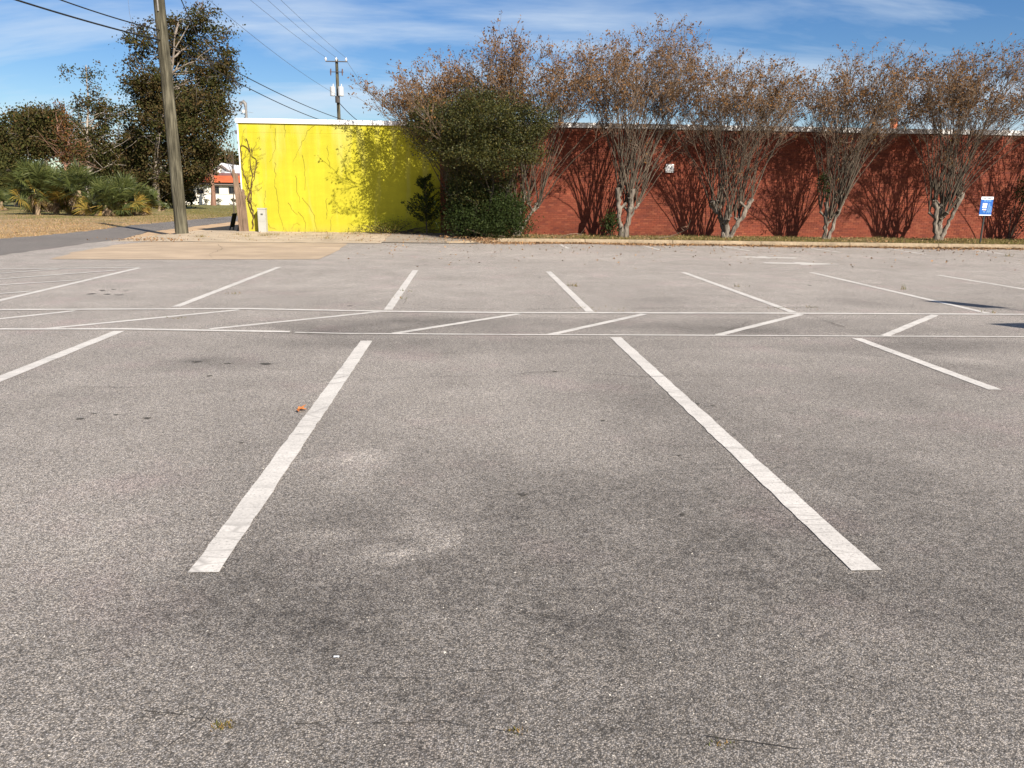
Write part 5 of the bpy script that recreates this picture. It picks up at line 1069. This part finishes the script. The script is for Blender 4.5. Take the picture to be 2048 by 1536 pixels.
# weeds in cracks and on the pavement
WEED = mat('weed_green', (0.12, 0.13, 0.03), 0.8, 0.2, island=[(0.09, 0.11, 0.025), (0.16, 0.14, 0.04), (0.30, 0.17, 0.05), (0.12, 0.10, 0.03)], transl=0.2)
g = MB()
for px, py, n, L, sp, z in [(475, 470, 40, .12, .12, .10), (490, 473, 30, .10, .1, .10), (531, 472, 50, .13, .12, .1), (546, 470.5, 50, .13, .12, .1), (656, 477, 40, .12, .15, .08), (605, 464, 120, .2, .35, .15), (740, 474, 50, .12, .25, .06), (640, 466, 60, .15, .3, .14), (500, 480, 20, .08, .1, .04), (402, 474, 40, .12, .1, .07), (330, 476, 60, .12, .5, .03), (720, 482, 40, .1, .3, .03), (700, 468, 60, .15, .4, .13), (850, 480, 60, .1, .3, .05), (770, 468, 80, .2, .4, .13),
                            (1145, 571, 18, .06, .06, 0), (1152, 573, 12, .05, .05, 0), (812, 583, 8, .05, .05, 0), (803, 597, 8, .04, .05, 0), (1806, 579, 9, .10, .03, 0), (1480, 574, 12, .05, .1, 0), (470, 587, 14, .03, .07, 0), (355, 637, 16, .03, .07, 0), (1570, 617, 18, .02, .1, 0), (1625, 615, 16, .02, .08, 0), (1198, 617, 24, .02, .25, 0), (1155, 616, 10, .02, .06, 0), (2020, 513, 20, .15, .1, 0), (1975, 625, 14, .05, .08, 0)]:
    c_ = G(px, py, z); b0 = np.c_[rng.normal(c_[0], sp, n), rng.normal(c_[1], sp * 0.7, n), np.full(n, z)]; blades(g, b0, rng, L, 0.012)
for px, py, n, L, sp in [(448, 1452, 70, .014, .018), (1030, 1462, 34, .012, .014), (1440, 1490, 30, .012, .022), (595, 820, 0, .05, .02)]:
    if n: c_ = G(px, py); blades(g, np.c_[rng.normal(c_[0], sp, n), rng.normal(c_[1], sp * 0.5, n), np.full(n, 0.0)], rng, L, 0.004)
g.build('weeds', WEED, kind='stuff', label='small weeds sprouting from cracks and pavement joints', category='weeds')
# fallen sticks by the kerb
STK = mat('stick', (0.22, 0.155, 0.105), 0.9, noise=(4, 0.2, 3))
for i, (pts, lab) in enumerate([([(1318, 478), (1350, 470), (1376, 458), (1381, 440)], 'pale fallen branch curving up in the planting strip near the wide V trunk'), ([(1330, 486), (1345, 490)], 'short stick lying at the kerb below the white wall vent'), ([(930, 457), (965, 468), (1010, 473)], 'long fallen branch leaning out of the dark glossy bush'), ([(1120, 478), (1150, 466), (1165, 470)], 'dry brushwood fallen before the brick beside the twin trunked tree')]):
    rr = np.random.default_rng(400 + i); z = 0.18 if i != 1 else 0.02
    P = [WY(x, y, 28.0 - 0.3 * k) if i in (0, 2, 3) else G(x, y, z) for k, (x, y) in enumerate(pts)]; P = [np.array([q[0], q[1], max(q[2], z)]) for q in P]; g = MB(); Q = []
    for a, b_ in zip(P[:-1], P[1:]): Q += [a + (b_ - a) * k / 3 + rr.normal(0, 0.012, 3) for k in range(3)]
    Q.append(P[-1]); g.tube(Q, np.linspace(0.018, 0.008, len(Q)), 5)
    for k in range(5):
        q = Q[rr.integers(1, len(Q))]; g.tube([q, q + rr.normal(0, 0.16, 3) * [1, 1, 0.4] + [0, 0, .05]], [0.007, 0.003], 3)
    o = g.build('fallen_branch', STK, smooth=True); o['label'] = lab; o['category'] = 'branch'
# curled orange leaf, white scrap on the asphalt
c_ = G(595, 822); rr = np.random.default_rng(5); g = MB(); k = 9
for j in range(5):
    a0 = -1.2 + j * 0.6; d = np.array([math.cos(a0), math.sin(a0), 0]); s = np.array([-d[1], d[0], 0]); q = np.array([c_[0], c_[1], 0.012])
    g.add([q, q + d * 0.035 + s * 0.014 + [0, 0, .012], q + d * 0.07 + [0, 0, .03 * (j % 2)], q + d * 0.035 - s * 0.014 + [0, 0, .010]], [(0, 1, 2, 3)])
o = g.build('fallen_leaf', mat('orange_leaf', (0.48, 0.17, 0.05), 0.7, 0.2)); o['label'] = 'curled orange fallen leaf beside the white stall line'; o['category'] = 'leaf'
c_ = G(673, 1316); g = MB(); V = []
for j in range(7):
    t_ = j / 6; V += [(c_[0] - 0.009 + 0.018 * t_, c_[1] - 0.004 * math.sin(t_ * 3.1) - 0.003, 0.004 + 0.004 * math.sin(t_ * 3)), (c_[0] - 0.009 + 0.018 * t_, c_[1] + 0.003, 0.007)]
g.add(V, [(2 * j, 2 * j + 2, 2 * j + 3, 2 * j + 1) for j in range(6)]); o = g.build('paper_scrap', SWHITE); o['label'] = 'tiny white scrap lying on the asphalt between the stall lines'; o['category'] = 'scrap'
# loose grit stones scattered on the nearest asphalt
g = MB(); n = 900; rr = np.random.default_rng(8); px = rr.uniform(-50, 2100, n); py = rr.uniform(900, 1560, n)
for a, b_ in zip(px, py):
    q = G(a, b_); r = rr.uniform(0.0015, 0.0045); V = q + rr.normal(0, 1, (6, 3)) * r * 0.25 + np.array([(1, 0, .4), (0, 1, .4), (-1, 0, .4), (0, -1, .4), (0, 0, 1), (0, 0, -.1)]) * r
    g.add(V, [(0, 1, 4), (1, 2, 4), (2, 3, 4), (3, 0, 4)])
g.build('grit', mat('grit_stone', (0.4, 0.37, 0.33), 0.8, island=[(0.05, 0.045, 0.04), (0.5, 0.46, 0.41), (0.32, 0.29, 0.25), (0.08, 0.07, 0.06)]), kind='stuff', label='loose grit on the asphalt', category='grit')
